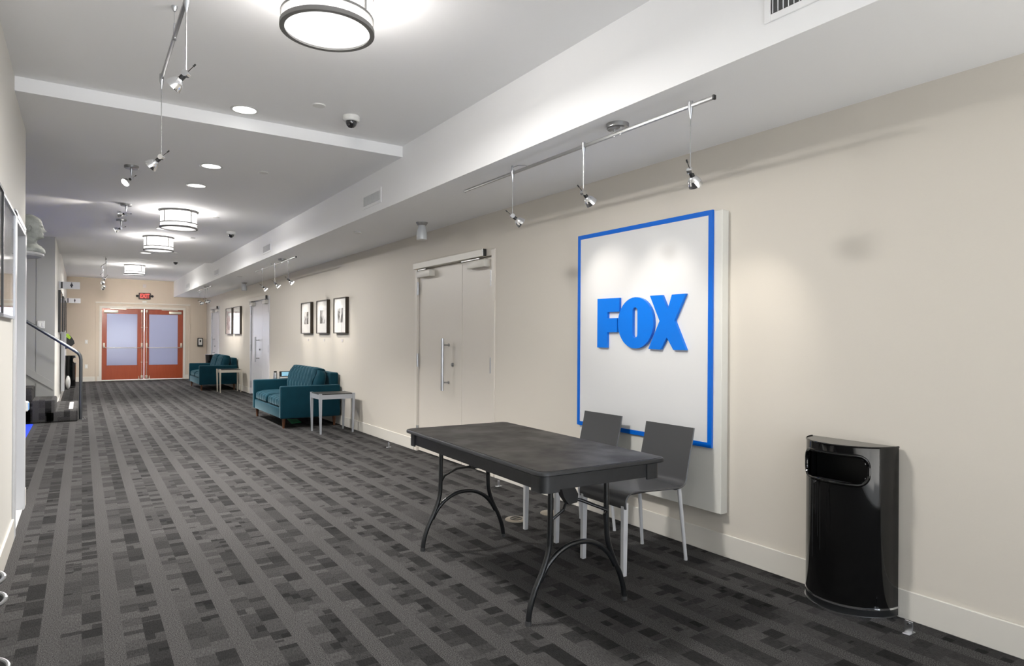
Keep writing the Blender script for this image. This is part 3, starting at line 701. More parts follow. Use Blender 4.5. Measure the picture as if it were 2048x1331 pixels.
# ------------------------------------------------------------------ half-round waste bins
def make_bin(loc, label, rz=0, sc=1.0):
    """flat back on the wall at x=0, bulges towards -x"""
    t = thing('waste_bin', loc, label, 'waste bin', rz=rz)
    r, H, z0 = .215, .800, .052; n = 48
    ph0, ph1, oz0, oz1, rc = R(-44), R(44), .628, .752, .045
    def P(ph, z, rr=r): return (-rr * cos(ph) - .004, -rr * sin(ph), z)   # ph +: towards camera
    # outer skin as a grid, with the rounded opening left out
    o = MB(); bm = o.bm
    phs = sorted(set([R(-90 + 180 * i / n) for i in range(n + 1)]))
    zs = [z0, .2, .35, .5, .58] + [oz0 + (oz1 - oz0) * i / 12 for i in range(13)] + [.765, .785, H]
    def inside(ph, z):
        a = (ph * r) ; hw = ph1 * r; zc = (oz0 + oz1) / 2; hz = (oz1 - oz0) / 2
        dx = max(abs(a) - (hw - rc), 0); dz = max(abs(z - zc) - (hz - rc), 0)
        return math.hypot(dx, dz) < rc
    grid = {}
    def V(i, j):
        if (i, j) not in grid: grid[i, j] = bm.verts.new(P(phs[i], zs[j]))
        return grid[i, j]
    for i in range(len(phs) - 1):
        for j in range(len(zs) - 1):
            if inside((phs[i] + phs[i + 1]) / 2, (zs[j] + zs[j + 1]) / 2): continue
            bm.faces.new((V(i, j), V(i + 1, j), V(i + 1, j + 1), V(i, j + 1)))
    # top cap and back
    top = [P(p, H) for p in phs]
    vs = [bm.verts.new(q) for q in top]; bm.faces.new(vs)
    bk = [bm.verts.new(q) for q in ((-.004, r, z0), (-.004, -r, z0), (-.004, -r, H), (-.004, r, H))]; bm.faces.new(bk)
    o.build('body', M['black_gloss'], t, angle=40)
    # rolled rim around the opening
    pts = []
    hw = ph1 * r; zc = (oz0 + oz1) / 2; hz = (oz1 - oz0) / 2
    for cx, cz, a0 in ((hw - rc, hz - rc, 0), (-hw + rc, hz - rc, 90), (-hw + rc, -hz + rc, 180), (hw - rc, -hz + rc, 270)):
        for i in range(9):
            a = R(a0 + 90 * i / 8); pts.append(P((cx + (rc + .006) * cos(a)) / r, zc + cz + (rc + .006) * sin(a), r + .001))
    dense = []
    for a, b in zip(pts, pts[1:] + pts[:1]):
        va, vb = Vector(a), Vector(b); m_ = max(1, int((vb - va).length / .03))
        for q in range(m_):
            p = va.lerp(vb, q / m_); d = Vector((p.x + .004, p.y, 0)); d.normalize(); dense.append((d.x * (r + .002) - .004, d.y * (r + .002), p.z))
    dense.append(dense[0])
    MB().tube(dense, .0085, seg=10, caps=False).build('opening_rim', M['black_gloss'], t)
    MB().lathe([(r + .002, H - .004), (r + .003, H), (r - .001, H + .004)], (-.004, 0, 0), 40, a0=pi / 2, a1=3 * pi / 2).build('lid_edge', M['black_gloss'], t)
    li = MB(); bm = li.bm
    a = [bm.verts.new(P(p, .30, r - .02)) for p in phs]; b = [bm.verts.new(P(p, H - .01, r - .02)) for p in phs]
    for i in range(len(phs) - 1): 
        if zs and not (abs(phs[i]) < R(48)): bm.faces.new((a[i], a[i + 1], b[i + 1], b[i]))
    bm.faces.new(a); bm.faces.new(b)
    q = [bm.verts.new(v) for v in ((-.010, .19, .3), (-.010, -.19, .3), (-.010, -.19, H - .01), (-.010, .19, H - .01))]; bm.faces.new(q)
    li.build('liner', M['black_in'], t)
    MB().box(-.19, -.17, -.10, .10, .585, .625).build('liner_lip', M['black_plastic'], t)
    for nm, za, zb, mm, dr in (('base_band', .012, .044, M['black_metal'], .0), ('base_trim', .0, .012, M['chrome'], .004), ('base_trim', .044, .053, M['chrome'], .003)):
        MB().lathe([(r - .03, za), (r + dr, za), (r + dr, zb), (r - .03, zb)], (-.004, 0, 0), 48, a0=pi / 2, a1=3 * pi / 2).build(nm, mm, t)
    return t
make_bin((XR - .013, 1.745, 0), 'tall black half round waste bin against the right wall beside the sign')
make_bin((XL + .022, 19.45, 0), 'distant black half round bin against the far left wall', rz=pi)

# ------------------------------------------------------------------ sofas
def puff(name, cx, cy, cz, dx, dy, dz, parent, face, nch, depth=.012, tilt=0, wav=.0, e=5.0):
    """cushion: rounded box with channel seams across y; face 'x' = channels on the -x face, 'z' = on top and front"""
    o = MB(); bm = o.bm; bmesh.ops.create_cube(bm, size=2)
    bmesh.ops.subdivide_edges(bm, edges=bm.edges[:], cuts=5, use_grid_fill=True)
    # more rows along y
    ed = [q for q in bm.edges if abs((q.verts[0].co - q.verts[1].co).normalized().y) > .9]
    bmesh.ops.subdivide_edges(bm, edges=ed, cuts=max(2, nch), use_grid_fill=True)
    for v in bm.verts:
        p = v.co.copy(); m_ = (abs(p.x) ** e + abs(p.y) ** (e * 3) + abs(p.z) ** e) ** (1 / e); M_ = max(abs(p.x), abs(p.y), abs(p.z))
        p = p * (M_ / m_) if m_ > 0 else p
        q = Vector((p.x * dx / 2, p.y * dy / 2, p.z * dz / 2))
        u = (p.y + 1) / 2 * nch + wav * sin(p.z * 5.0)
        seam = abs(cos(pi * u)) ** 6 if False else (1 - abs(sin(pi * u))) ** 2.2
        if face == 'x':
            mk = max(0, -p.x) ** .7
            q.x += seam * depth * mk * 2 - .012 * mk * (1 - p.z * p.z) * (1 - seam); q.z -= seam * depth * .8 * max(0, p.z) ** 3
        else:
            mk = max(0, p.z) ** .7; mf = max(0, -p.x) ** .7
            q.z += -seam * depth * mk * 1.2 + .014 * mk * (1 - p.x * p.x); q.x += seam * depth * mf
        v.co = q
    rot = Matrix.Rotation(tilt, 3, 'Y')
    for v in bm.verts: v.co = rot @ v.co + Vector((cx, cy, cz))
    return o.build(name, M['velvet'], parent, angle=80)
def make_sofa(loc, label, ncush):
    """origin: floor point under the front edge, camera side arm's outer face; front faces -x, length along +y"""
    t = thing('sofa', loc, label, 'sofa', 'teal velvet sofas along the right wall'); Ls, D = 1.80, .86; aw = .095
    for a in (0, Ls - aw): MB().box(0, D, a, a + aw, .140, .600, .022, 4).build('arm', M['velvet'], t)
    MB().box(.012, D - .02, aw, Ls - aw, .140, .285, .014, 3).build('base', M['velvet'], t)
    MB().box(D - .13, D, aw - .01, Ls - aw + .01, .14, .775, .025, 4).build('back_frame', M['velvet'], t)
    il = Ls - 2 * aw; h = il / 2
    for k in range(2): puff('seat_cushion', .335, aw + h * (k + .5), .352, .64, h - .004, .150, t, 'z', 5, .013, 0, .0, 5)
    hb = il / ncush
    for k in range(ncush): puff('back_cushion', D - .255, aw + hb * (k + .5), .625, .20, hb - .006, .44, t, 'x', 10 // ncush, .016, R(13), .32, 4)
    for x in (.06, D - .07):
        for yy in (.07, Ls - .07):
            MB().lathe([(0, 0), (.015, 0), (.026, .142), (0, .142)], (x, yy, 0), 16).build('leg', M['walnut'], t)
    return t
make_sofa((2.335, 9.40, 0), 'nearer teal velvet tufted sofa against the right wall', 1)
make_sofa((2.335, 17.0, 0), 'farther teal velvet sofa with two back cushions, near the exit doors', 2)

# ------------------------------------------------------------------ side tables
def make_side(loc, label, m, lab2=None):
    t = thing('side_table', loc, label, 'side table', 'metal side tables beside the sofas'); hx, hy, H = .245, .215, .54
    MB().box(-hx + .012, hx - .012, -hy + .012, hy - .012, H - .014, H - .002, .002, 1).build('tabletop', M['black_frame'], t)
    MB().box(-hx + .02, hx - .02, -hy + .006, -hy + .018, H - .075, H - .014).box(-hx + .02, hx - .02, hy - .018, hy - .006, H - .075, H - .014).box(-hx + .006, -hx + .018, -hy + .02, hy - .02, H - .075, H - .014).box(hx - .018, hx - .006, -hy + .02, hy - .02, H - .075, H - .014).build('apron', m, t)
    for sx in (-1, 1):
        for sy in (-1, 1):
            o = MB(); bm = o.bm; x, y_ = sx * (hx - .018), sy * (hy - .018)
            rings = []
            for z, s, ox in ((0, .010, -.006), (H - .08, .018, 0), (H, .018, 0)):
                rings.append([bm.verts.new((x - sx * ox * -1 + a * s, y_ + b_ * s, z)) for a, b_ in ((-1, -1), (1, -1), (1, 1), (-1, 1))])
            for a, b_ in zip(rings, rings[1:]):
                for k in range(4): bm.faces.new((a[k], a[(k + 1) % 4], b_[(k + 1) % 4], b_[k]))
            bm.faces.new(rings[0][::-1]); bm.faces.new(rings[-1])
            o.build('leg', m, t, smooth=False)
    return t
sd = make_side((2.885, 8.82, 0), 'silver metal side table in front of the near sofa arm', M['silver'])
make_side((2.885, 16.36, 0), 'champagne coloured metal side table in front of the far sofa', M['champagne'])
dup(sd, (2.885, 11.50, 0), 0, 'silver side table hidden behind the near sofa, holding the screen device')
dup(sd, (2.885, 19.15, 0), 0, 'silver side table hidden behind the far sofa, holding the black basket')

# device with a blue screen, thermos bottle and basket
t = thing('desk_device', (2.93, 11.48, .54), 'desk device with a small blue lit screen behind the near sofa', 'device')
MB().box(-.10, .10, -.05, .05, 0, .075, .008, 2).build('body', M['nickel'], t)
MB().box(-.105, .105, -.03, -.006, .078, .168, .004, 1, rot=Matrix.Rotation(R(-8), 3, 'X')).build('display_housing', M['black_plastic'], t)
MB().box(-.07, .075, -.034, -.030, .090, .158, rot=Matrix.Rotation(R(-8), 3, 'X'), about=Vector((0, -.018, .123))).build('screen', M['screen'], t)
MB().box(-.10, .10, -.056, -.05, .055, .073, .002, 1).build('front_trim', M['white_plastic'], t)
t = thing('thermos_bottle', (2.765, 11.50, .54), 'slim steel bottle beside the lit screen device', 'bottle')
MB().lathe([(0, 0), (.034, 0), (.036, .01), (.036, .13), (.028, .15), (0, .15)], (0, 0, 0), 24).build('body', M['steel'], t)
MB().lathe([(0, .15), (.024, .15), (.024, .172), (0, .174)], (0, 0, 0), 20).build('cap', M['black_plastic'], t)
t = thing('bin_basket', (2.90, 19.15, .54), 'black open basket on the table behind the far sofa', 'basket')
MB().lathe([(0, 0), (.11, 0), (.125, .27), (.118, .27), (.104, .01), (0, .01)], (0, 0, 0), 28).build('body', M['black_gloss'], t)
MB().lathe([(.126, .262), (.130, .270), (.126, .278), (.120, .274)], (0, 0, 0), 28).build('rim', M['chrome'], t)
tag(MB().prism([(2.62, 9.90), (2.79, 9.98), (2.84, 10.42), (2.70, 10.47)], 'z', .002, .006).build('paper_sheet', M['green'], None, smooth=False), 'green sheet of paper on the carpet under the near sofa', 'paper')

# ------------------------------------------------------------------ floor items
def floor_box(loc, label, ring=True):
    t = thing('floor_box', loc, label, 'floor outlet', 'round floor outlets beside the chairs')
    MB().lathe([(0, .002), (.076, .002), (.078, .0), (.080, .001), (.078, .006), (.070, .009), (.0, .009)], (0, 0, 0), 36).build('cover_ring', M['floorbox'], t)
    if ring: 
        MB().lathe([(.036, .009), (.044, .009), (.044, .013), (.036, .013), (.036, .009)], (0, 0, 0), 28).box(-.036, .036, -.004, .004, .009, .012).build('cap', M['black_metal'], t)
    MB().cyl((-.012, -.062, .008), (-.012, -.062, .0115), .006, seg=10).build('screw', M['chrome'], t)
floor_box((2.600, 3.85, 0), 'round metal floor outlet with a dark slotted cap behind the table', True)
floor_box((2.915, 3.855, 0), 'plain round metal floor outlet nearer the wall behind the table', False)
def floor_stop(loc, label):
    t = thing('door_stop', loc, label, 'door stop', 'small steel brackets on the carpet')
    MB().box(-.028, .028, -.016, .016, 0, .004, .0015, 1).build('base_plate', M['steel'], t)
    MB().box(-.003, .003, -.017, .017, .003, .055, .0012, 1).build('bracket', M['steel'], t)
    MB().cyl((-.007, 0, .042), (.004, 0, .042), .006, seg=12).build('screw', M['chrome'], t)
floor_stop((3.07, 1.42, 0), 'small steel bracket on the carpet to the right of the black bin')
floor_stop((3.055, 4.80, 0), 'small steel bracket on the carpet behind the left end of the table')
floor_stop((3.035, 7.20, 0), 'small steel bracket on the carpet between the table and the side table')

# tiered stand cut off at the lower left
t = thing('tiered_stand', (-.318, 2.60, 0), 'black tiered stand with silver rims cut off at the lower left corner', 'stand')
MB().cyl((0, 0, 0), (0, 0, .62), .012, seg=14).build('pole', M['black_metal'], t)
MB().lathe([(0, 0), (.10, 0), (.10, .012), (.02, .02), (0, .02)], (0, 0, 0), 32).build('base', M['black_metal'], t)
for z, r in ((.212, .128), (.432, .120), (.50, .116)):
    k_ = MB().lathe([(0, z), (r - .02, z), (r, z + .03), (r - .004, z + .032), (r - .024, z + .006), (0, z + .006)], (0, 0, 0), 36).build('tray', M['black_plastic'], t)
    MB().tube([(r * cos(2 * pi * i / 40), r * sin(2 * pi * i / 40), z + .032) for i in range(41)], .0065, seg=8, caps=False).build('rim', M['steel'], k_)

# ------------------------------------------------------------------ ceiling drum lights
def drum(loc, label):
    t = thing('drum_light', loc, label, 'ceiling light', 'large drum ceiling lights'); r = .205; H = .215
    MB().cyl((0, 0, -.012), (0, 0, 0), r + .02, seg=48).build('ceiling_plate', M['ring'], t)
    MB().lathe([(r, -.012), (r, -H)], (0, 0, 0), 56).build('shade', M['drum'], t)
    MB().lathe([(0, -H + .004), (r - .004, -H + .004)], (0, 0, 0), 56).build('diffuser', M['diffuser'], t)
    l = bpy.data.lights.new('lamp_glow', 'AREA'); l.shape = 'DISK'; l.size = .36; l.energy = DRUM_W; l.color = (1.0, .98, .95)
    g = bpy.data.objects.new('lamp_glow', l); COL.objects.link(g); g.parent = t; g.location = (0, 0, -H - .012)
    l = bpy.data.lights.new('lamp_bulb', 'POINT'); l.shadow_soft_size = .12; l.energy = BULB_W; l.color = (1.0, .98, .95)
    g = bpy.data.objects.new('lamp_bulb', l); COL.objects.link(g); g.parent = t; g.location = (0, 0, -H * .6)
    for za, zb, dr, nm in ((-H - .008, -H + .012, .010, 'lower_ring'), (-H + .050, -H + .062, .007, 'middle_ring'), (-.024, -.010, .010, 'upper_ring')):
        MB().lathe([(r - .012, za), (r + dr, za), (r + dr, zb), (r - .004, zb), (r - .012, za)], (0, 0, 0), 56).build(nm, M['ring'], t)
    for i in range(4):
        a = R(35 + 90 * i); MB().box(r + .0, r + .007, -.005, .005, -H + .06, -.012, rot=Matrix.Rotation(a, 3, 'Z'), about=Vector((0, 0, 0))).build('strut', M['ring'], t)
    return t
d0 = drum((.955, 3.02, ZN), 'large drum ceiling light nearest the camera, cut by the top edge')
dup(d0, (1.0, 9.05, ZM), 0, 'second drum ceiling light, beyond the first ceiling step')
dup(d0, (1.0, 11.60, ZM), 0, 'third drum ceiling light, just beyond the second')
dup(d0, (1.02, 17.5, ZN), 0, 'farthest drum ceiling light, before the exit sign')
# recessed downlights
def can(loc, label):
    t = thing('downlight', loc, label, 'downlight', 'recessed round downlights')
    MB().lathe([(.078, 0), (.096, -.001), (.098, -.005), (.094, -.007), (.080, -.005)], (0, 0, 0), 40).build('trim_ring', M['white_plastic'], t)
    MB().lathe([(0, -.003), (.082, -.003)], (0, 0, 0), 40).build('lens', M['lens'], t)
    spot(t, (0, 0, -.012), (0, 0, -1), CAN_W, R(110), .8, (1.0, .97, .93), .07)
    return t
c0 = can((.98, 5.02, ZN), 'recessed downlight just before the first ceiling step')
for (x, y, z), lb in [((.98, 6.48, ZM), 'first recessed downlight beyond the ceiling step'), ((.983, 7.40, ZM), 'second recessed downlight beyond the ceiling step'), ((.985, 10.64, ZM), 'recessed downlight between the second and third drum lights'),
                      ((.988, 12.97, ZM), 'recessed downlight touching the third drum light in view'), ((.994, 13.95, ZM), 'recessed downlight before the second ceiling step'), ((1.0, 20.3, ZN), 'farthest recessed downlight, near the exit sign')]:
    dup(c0, (x, y, z), 0, lb)

# ------------------------------------------------------------------ track lights
def head(parent, px, py, ztop, zbot, aim, lit=True, power=SPOT_W, scale=1.0, beam=1.05):
    """drop rod with a small lamp on a swivel, all in the parent's space"""
    base = MB().lathe([(0, .022), (.012, .022), (.013, .0), (.011, -.022), (.003, -.062), (0, -.062)], (px, py, ztop), 16).build('pendant_clip', M['steel'], parent)
    MB().cyl((px, py, zbot + .0), (px, py, ztop - .05), .0024, seg=8).build('drop_rod', M['nickel'], base)
    p = Vector((px, py, zbot)); tw = Vector(parent.matrix_basis.translation); d = (Vector(aim) - tw - p).normalized()
    side = d.cross(Vector((0, 0, 1))).normalized()
    MB().cyl(p - side * .013, p + side * .013, .015, seg=16).build('swivel', M['chrome'], base)
    MB().cyl(p - d * .015, p - d * .050, .0018, seg=6).cyl(p - d * .045, p - d * .060, .004, seg=8).build('aiming_pin', M['black_plastic'], base)
    q = d.to_track_quat('Z', 'Y').to_matrix()
    MB().cyl(p + d * .010, p + d * .036, .012, seg=14).build('lamp_socket', M['black_plastic'], base)
    s = scale
    MB().lathe([(.012, .034), (.020 * s, .040), (.031 * s, .058), (.036 * s, .078), (.037 * s, .084), (.034 * s, .084)], p, 24, rot=q).build('lamp_reflector', M['chrome'], base)
    MB().lathe([(0, .081), (.034 * s, .081)], p, 24, rot=q).build('lamp_face', M['bulb'] if lit else M['jar'], base)
    if lit and power: spot(base, p + d * .092, p + d * 2, power, beam, 1.0)
    return base
def track(loc, y0, y1, zr, label, canopy, canopy_r=.062, pts=None):
    """loc is the ceiling point; rail runs along y, zr below"""
    t = thing('track_light', loc, label, 'track light', None)
    rail = pts or [(0, y0, -zr), (0, y1, -zr)]
    o = MB()
    if pts: o.tube(pts, .009, seg=10, sub=6)
    else: o.box(-.008, .008, y0, y1, -zr - .009, -zr + .009, .003, 2)
    o.build('rail', M['nickel'], t)
    for q in (rail[0], rail[-1]): MB().box(q[0] - .009, q[0] + .009, q[1] - .006, q[1] + .006, q[2] - .011, q[2] + .011, .002, 1).build('end_cap', M['black_plastic'] if q is rail[0] else M['steel'], t)
    if canopy is not None:
        MB().lathe([(0, 0), (canopy_r, 0), (canopy_r, -.024), (canopy_r - .006, -.030), (0, -.030)], (0, canopy, 0), 36).build('canopy', M['nickel'], t)
        for dy in (-.025, .025): MB().cyl((0, canopy + dy, -.028), (0, canopy + dy, -zr - .012), .006, seg=12).build('feed_post', M['chrome'], t)
    return t
# near right track over the sign
TX = 2.457
t = track((TX, 2.66, ZS), -.655, 1.71, .052, 'long silver track light over the wall sign with three hanging lamps', 0)
MB().cyl((0, 1.05, 0), (0, 1.05, -.06), .006, seg=10).tube([(0, 1.05, -.012), (0, .98, -.014), (0, .90, -.03), (0, .86, -.048)], .003, seg=6).build('support_post', M['steel'], t)
head(t, 0, 1.045, -.052, -.345, (XR, 3.45, 1.55), power=SPOT_W * .32)
head(t, 0, .29, -.052, -.325, (XR, 2.95, 1.50), power=SPOT_W * .32)
head(t, 0, -.515, -.052, -.365, (XR, 2.36, 1.30), power=SPOT_W * .28)
# second right track over the three photographs
t = track((2.533, 10.14, ZS), -.75, 1.77, .045, 'silver track light over the three photographs above the near sofa', .0)
MB().cyl((0, .7, 0), (0, .7, -.05), .006, seg=10).build('support_post', M['steel'], t)
for yy, ty in ((-.34, 9.40), (.45, 10.26), (1.30, 11.14)): head(t, 0, yy, -.045, -.335, (XR, ty, 1.45), power=SPOT_W * .8, scale=1.05)
# third right track over the far pictures
t = track((2.437, 16.68, ZS), -.71, 1.35, .045, 'farthest silver track light over the pictures near the exit doors', .0)
for yy, ty in ((-.07, 16.9), (.25, 17.3), (.94, 17.8), (1.1, 18.3)): head(t, 0, yy, -.045, -.32, (XR, ty, 1.5), power=SPOT_W * .8, scale=1.1)
# near left track
t = track((.379, 3.65, ZN), -1.6, .63, .155, 'thin silver track light hanging from a cable at the upper left', None)
MB().lathe([(0, 0), (.014, 0), (.013, -.012), (.006, -.026), (0, -.026)], (0, 0, 0), 16).cyl((0, 0, -.02), (0, 0, -.10), .0012, seg=6).lathe([(0, -.085), (.004, -.085), (.0065, -.11), (.0065, -.15), (.010, -.168), (0, -.168)], (0, 0, 0), 14).build('cable_hanger', M['steel'], t)
head(t, 0, .62, -.155, -.615, (XL, 4.75, 1.6), power=SPOT_W * .16)
head(t, 0, -.45, -.155, -.490, (XL, 3.70, 1.6), power=SPOT_W * .16)
# single ceiling-canopy lamps on the left
def canopy_lamp(loc, label, aim, lit=True, power=SPOT_W):
    t = thing('canopy_spot_light', loc, label, 'spotlight', 'small spotlights on round ceiling canopies')
    MB().lathe([(0, 0), (.060, 0), (.060, -.020), (.054, -.026), (0, -.026)], (0, 0, 0), 32).build('canopy', M['nickel'], t)
    head(t, 0, 0, -.028, -.115, aim, lit, power, 1.05)
canopy_lamp((.372, 6.90, ZM), 'nearest of the small canopy spotlights on the left of the ceiling', (-.30, 6.45, 2.08), power=SPOT_W * .5)
canopy_lamp((.428, 8.93, ZM), 'second small canopy spotlight, its lamp tipped sideways towards the stairs', (-1.6, 9.6, 2.62), power=SPOT_W * .6)
canopy_lamp((.433, 10.15, ZM), 'third small canopy spotlight, glowing brightly towards the stairs', (-1.3, 10.2, 1.9))
# far left curved track
t = track((.40, 15.9, ZN), 0, 0, .10, 'far curved track light near the exit doors with several lit lamps', None, pts=[(0, -.4, -.10), (.02, .4, -.10), (-.05, 1.4, -.10), (.03, 2.6, -.10), (-.02, 3.6, -.10)])
MB().lathe([(0, 0), (.06, 0), (.06, -.02), (0, -.024)], (.0, -.1, 0), 28).cyl((0, -.1, -.02), (0, -.1, -.1), .006, seg=10).build('canopy', M['nickel'], t)
for xx, yy, zb in ((0.02, .3, -.40), (-.03, 1.2, -.46), (.01, 2.2, -.48), (0, 3.2, -.46)): head(t, xx, yy, -.10, zb, (.5 + .3 * yy, YE, 1.9) if yy > 1 else (XL, 17.2, 1.7), power=SPOT_W * (2.2 if yy > 1 else .6), scale=1.15)

# ------------------------------------------------------------------ other ceiling items
def jar_lamp(loc, label):
    t = thing('jar_ceiling_light', loc, label, 'ceiling light', 'small opal jar lights under the soffit')
    MB().lathe([(0, 0), (.062, 0), (.058, -.012), (.045, -.030), (.0, -.030)], (0, 0, 0), 32).build('ceiling_cap', M['nickel'], t)
    MB().lathe([(.036, -.028), (.040, -.05), (.050, -.085), (.054, -.12), (.054, -.170), (.051, -.176), (0, -.178)], (0, 0, 0), 36).build('glass_jar', M['jar'], t)
jar_lamp((2.908, 6.07, ZS), 'small opal jar light under the soffit beside the first double doors')
jar_lamp((2.951, 15.06, ZS), 'small opal jar light under the soffit beside the second double doors')
def camera_dome(loc, label, big=True):
    t = thing('security_camera', loc, label, 'security camera', 'dome cameras on the ceiling'); r = .062 if big else .05
    MB().lathe([(0, 0), (r, 0), (r, -.030), (r - .008, -.040), (0, -.040)], (0, 0, 0), 36).build('housing', M['white_plastic'], t)
    MB().lathe([(r * .68, -.038), (r * .67, -.052), (r * .55, -.070), (r * .30, -.084), (0, -.088)], (0, 0, 0), 32).build('dome', M['black_dome'], t)
camera_dome((1.675, 4.72, ZN), 'white dome security camera before the first ceiling step')
camera_dome((1.848, 10.38, ZM), 'small dome security camera on the middle ceiling')
camera_dome((1.598, 14.95, ZM), 'farthest dome security camera at the second ceiling step')
def disc(loc, label):
    t = tag(MB().lathe([(0, -.008), (.042, -.008), (.046, -.004), (.046, 0), (0, 0)], loc, 28).build('ceiling_disc', M['white_plastic']), label, 'ceiling cover', 'small flat round covers on the ceiling')
for l, lb in [((1.401, 4.62, ZN), 'flat round ceiling cover left of the nearest dome camera'), ((1.428, 6.44, ZM), 'flat round ceiling cover right of the first two downlights beyond the step'), ((1.448, 9.22, ZM), 'flat round ceiling cover right of the second drum light'),
              ((1.45, 11.38, ZM), 'flat round ceiling cover right of the third drum light'), ((1.442, 13.59, ZM), 'flat round ceiling cover before the second ceiling step'), ((2.582, 7.06, ZS), 'flat round cover under the soffit left of the jar light'), ((2.582, 13.6, ZS), 'flat round cover under the soffit beyond the photographs')]:
    disc(l, lb)
def vent(y0, y1, z0, z1, label):
    t = thing('air_vent', (XB, (y0 + y1) / 2, z0), label, 'air vent', 'white louvred vents on the soffit face'); w = (y1 - y0) / 2; h = z1 - z0; b = .028
    MB().box(-.008, 0, -w - b, -w, -b, h + b, .002, 1).box(-.008, 0, w, w + b, -b, h + b, .002, 1).box(-.008, 0, -w, w, -b, 0, .002, 1).box(-.008, 0, -w, w, h, h + b, .002, 1).build('frame', M['ceiling'], t)
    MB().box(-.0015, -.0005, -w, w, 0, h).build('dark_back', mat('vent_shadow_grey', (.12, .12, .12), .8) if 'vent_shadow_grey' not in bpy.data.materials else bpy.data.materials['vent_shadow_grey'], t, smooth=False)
    n = max(6, int(2 * w / .0225))
    for i in range(n):
        yy = -w + (i + .5) * 2 * w / n
        MB().box(-.0125, -.0022, yy - .0012, yy + .0012, 0, h, rot=Matrix.Rotation(R(28), 3, 'Z')).build('slat', M['ceiling'], t, smooth=False)
vent(1.16, 1.60, 2.606, 2.70, 'white louvred vent at the top edge above the sign track')
vent(5.70, 6.12, 2.580, 2.668, 'white louvred vent on the soffit above the first double doors')
vent(9.91, 10.34, 2.580, 2.668, 'white louvred vent on the soffit above the photographs')
vent(14.25, 14.72, 2.580, 2.668, 'white louvred vent on the soffit above the second double doors')
vent(18.5, 19.1, 2.580, 2.668, 'farthest white louvred vent on the soffit')

# ------------------------------------------------------------------ end wall items
t = thing('exit_sign', (1.54, YE, 2.385), 'lit red EXIT sign on the end wall above the wooden doors', 'sign')
MB().box(-.155, .155, -.05, 0, 0, .19, .012, 3).build('housing', M['black_plastic'], t)
MB().box(-.125, .125, -.053, -.049, .022, .168).build('face', M['exit_field'], t)
text_mesh('letters', 'EXIT', .175, .0015, M['exit_red'], t, Matrix.Translation((0, -.056, .093)) @ Matrix.Rotation(R(90), 4, 'X'), .68)
for sx in (-1, 1):
    MB().sph((sx * .195, -.045, .095), .036, (1, .8, 1), 16).box(min(sx * .15, sx * .18), max(sx * .15, sx * .18), -.05, -.02, .08, .11).build('emergency_lamp', M['black_plastic'], t)
tag(MB().box(1.49, 1.58, YE - .02, YE, 2.73, 2.83, .004, 1).build('wall_sensor', M['card']), 'small pale square box on the end wall above the exit sign', 'sensor')
tag(MB().box(1.48, 1.59, YE - .012, YE, 2.29, 2.335, .003, 1).build('door_chime', M['white_plastic']), 'small pale plate between the exit sign and the wooden doors', 'plate')
t = thing('soap_dispenser', (3.035, YE, .985), 'black and white sanitiser dispenser on the end wall right of the wooden doors', 'dispenser')
MB().box(-.075, .075, -.09, 0, 0, .27, .02, 3).build('housing', M['black_plastic'], t)
MB().box(-.052, .052, -.098, -.085, .05, .245, .012, 2).build('cover', M['white_plastic'], t)
MB().box(-.02, .02, -.101, -.096, .14, .21, .008, 2).build('window', M['black_plastic'], t)
for zz, lb in ((1.13, 'white switch plate on the end wall left of the wooden doors'), (.43, 'white socket plate low on the end wall left of the wooden doors')):
    t = thing('wall_plate', (.105, YE, zz), lb, 'wall plate'); MB().box(-.035, .035, -.008, 0, -.055, .055, .003, 1).build('plate', M['white_plastic'], t)
    MB().box(-.012, .012, -.012, -.006, -.025, .025, .002, 1).build('rocker' if zz > 1 else 'socket', M['matboard'], t)
t = thing('light_switch', (-.537, 12.592, 1.47), 'white double switch plate on the grey wall above the stairs', 'switch')
MB().box(-.05, .05, -.008, 0, -.06, .06, .003, 1).build('plate', M['white_plastic'], t)
for s_ in (-.02, .02): MB().box(s_ - .012, s_ + .012, -.013, -.006, -.03, .03, .002, 1).build('rocker', M['matboard'], t)
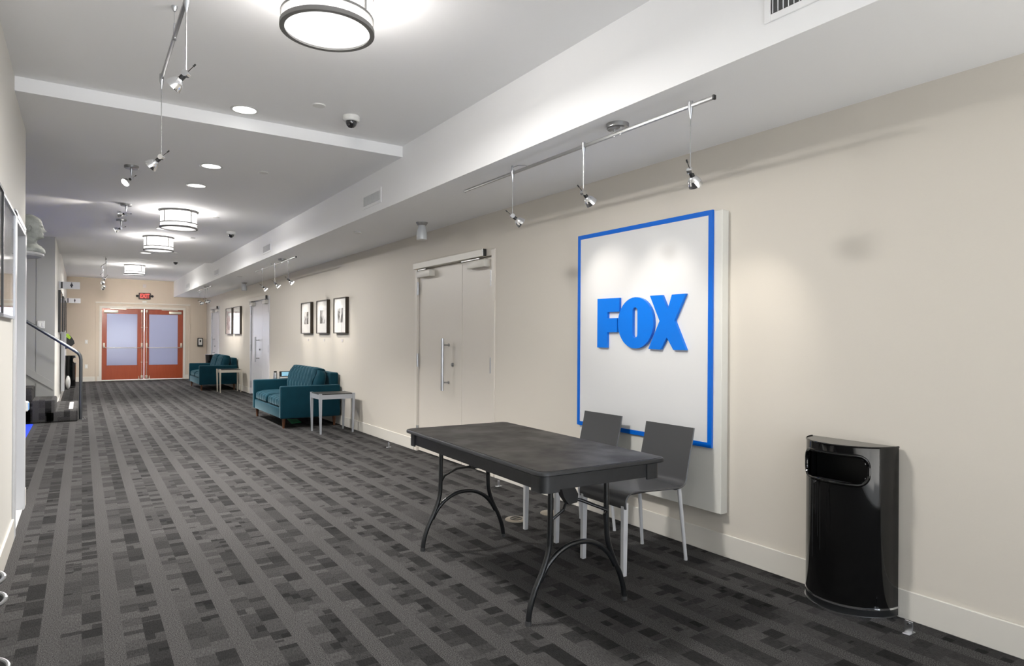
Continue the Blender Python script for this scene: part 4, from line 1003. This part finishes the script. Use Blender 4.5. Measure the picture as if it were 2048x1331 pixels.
# restroom blade signs on the far left wall
def blade(yy, label, woman):
    t = thing('restroom_sign', (XL + .006, yy, 2.235), label, 'sign', 'white blade signs sticking out of the far left wall')
    MB().box(0, .325, -.008, .008, -.065, .065).build('plate', M['sign_white'], t, smooth=False)
    MB().box(.030, .058, -.010, .010, -.060, .060).build('wall_bracket', M['black_plastic'], t, smooth=False)
    o = MB(); c = .195
    o.cyl((c, -.0085, .042), (c, -.0105, .042), .010, seg=16)
    if woman: o.prism([(c - .012, .028), (c + .012, .028), (c + .028, -.012), (c + .012, -.012), (c + .010, -.040), (c - .010, -.040), (c - .012, -.012), (c - .028, -.012)], 'y', -.0105, -.0085)
    else: o.prism([(c - .018, .028), (c + .018, .028), (c + .018, -.005), (c + .010, -.005), (c + .010, -.042), (c - .010, -.042), (c - .010, -.005), (c - .018, -.005)], 'y', -.0105, -.0085)
    o.build('pictogram', M['ink'], t, smooth=False)
blade(14.6, 'nearer white restroom blade sign with a woman symbol', True)
blade(20.9, 'farther white restroom blade sign with a man symbol', False)
# white ledge with things above the far bin
t = thing('brochure_rack', (XL + .022, 15.9, .20), 'white upright rack on the far left wall behind the handrail', 'rack')
MB().box(0, .055, -.35, .35, 0, 1.17, .005, 1).build('back_panel', M['white_trim'], t)
for i, dy in enumerate((-.2, .05, .25)): MB().box(.055, .075, dy - .05, dy + .05, 1.05 - .06 * i, 1.20 - .05 * i, .003, 1).build('leaflet', M['matboard'], t)
t = thing('jacket', (XL + .008, 18.6, .99), 'black jacket with a lime green collar hanging on the far left wall', 'jacket')
o = MB(); o.prism([(.0, .0), (.05, -.02), (.12, .06), (.21, .10), (.215, .16), (.16, .27), (.10, .34), (.03, .33), (0, .28)], 'y', -.09, .09)
bmesh.ops.bevel(o.bm, geom=o.bm.edges[:], offset=.02, segments=2, affect='EDGES'); o.build('body', M['black_plastic'], t, angle=60)
o = MB(); o.prism([(.02, .30), (.12, .22), (.14, .27), (.09, .355), (.03, .35)], 'y', -.105, .10); o.build('collar', M['lime'], t, smooth=False)
tag(MB().sph((XL + .09, 19.05, .22), .11, (.45, 1.2, 1.5), 24).build('white_bag', M['matboard']), 'white rounded bag on the floor beside the distant bin', 'bag').location.z = -.055
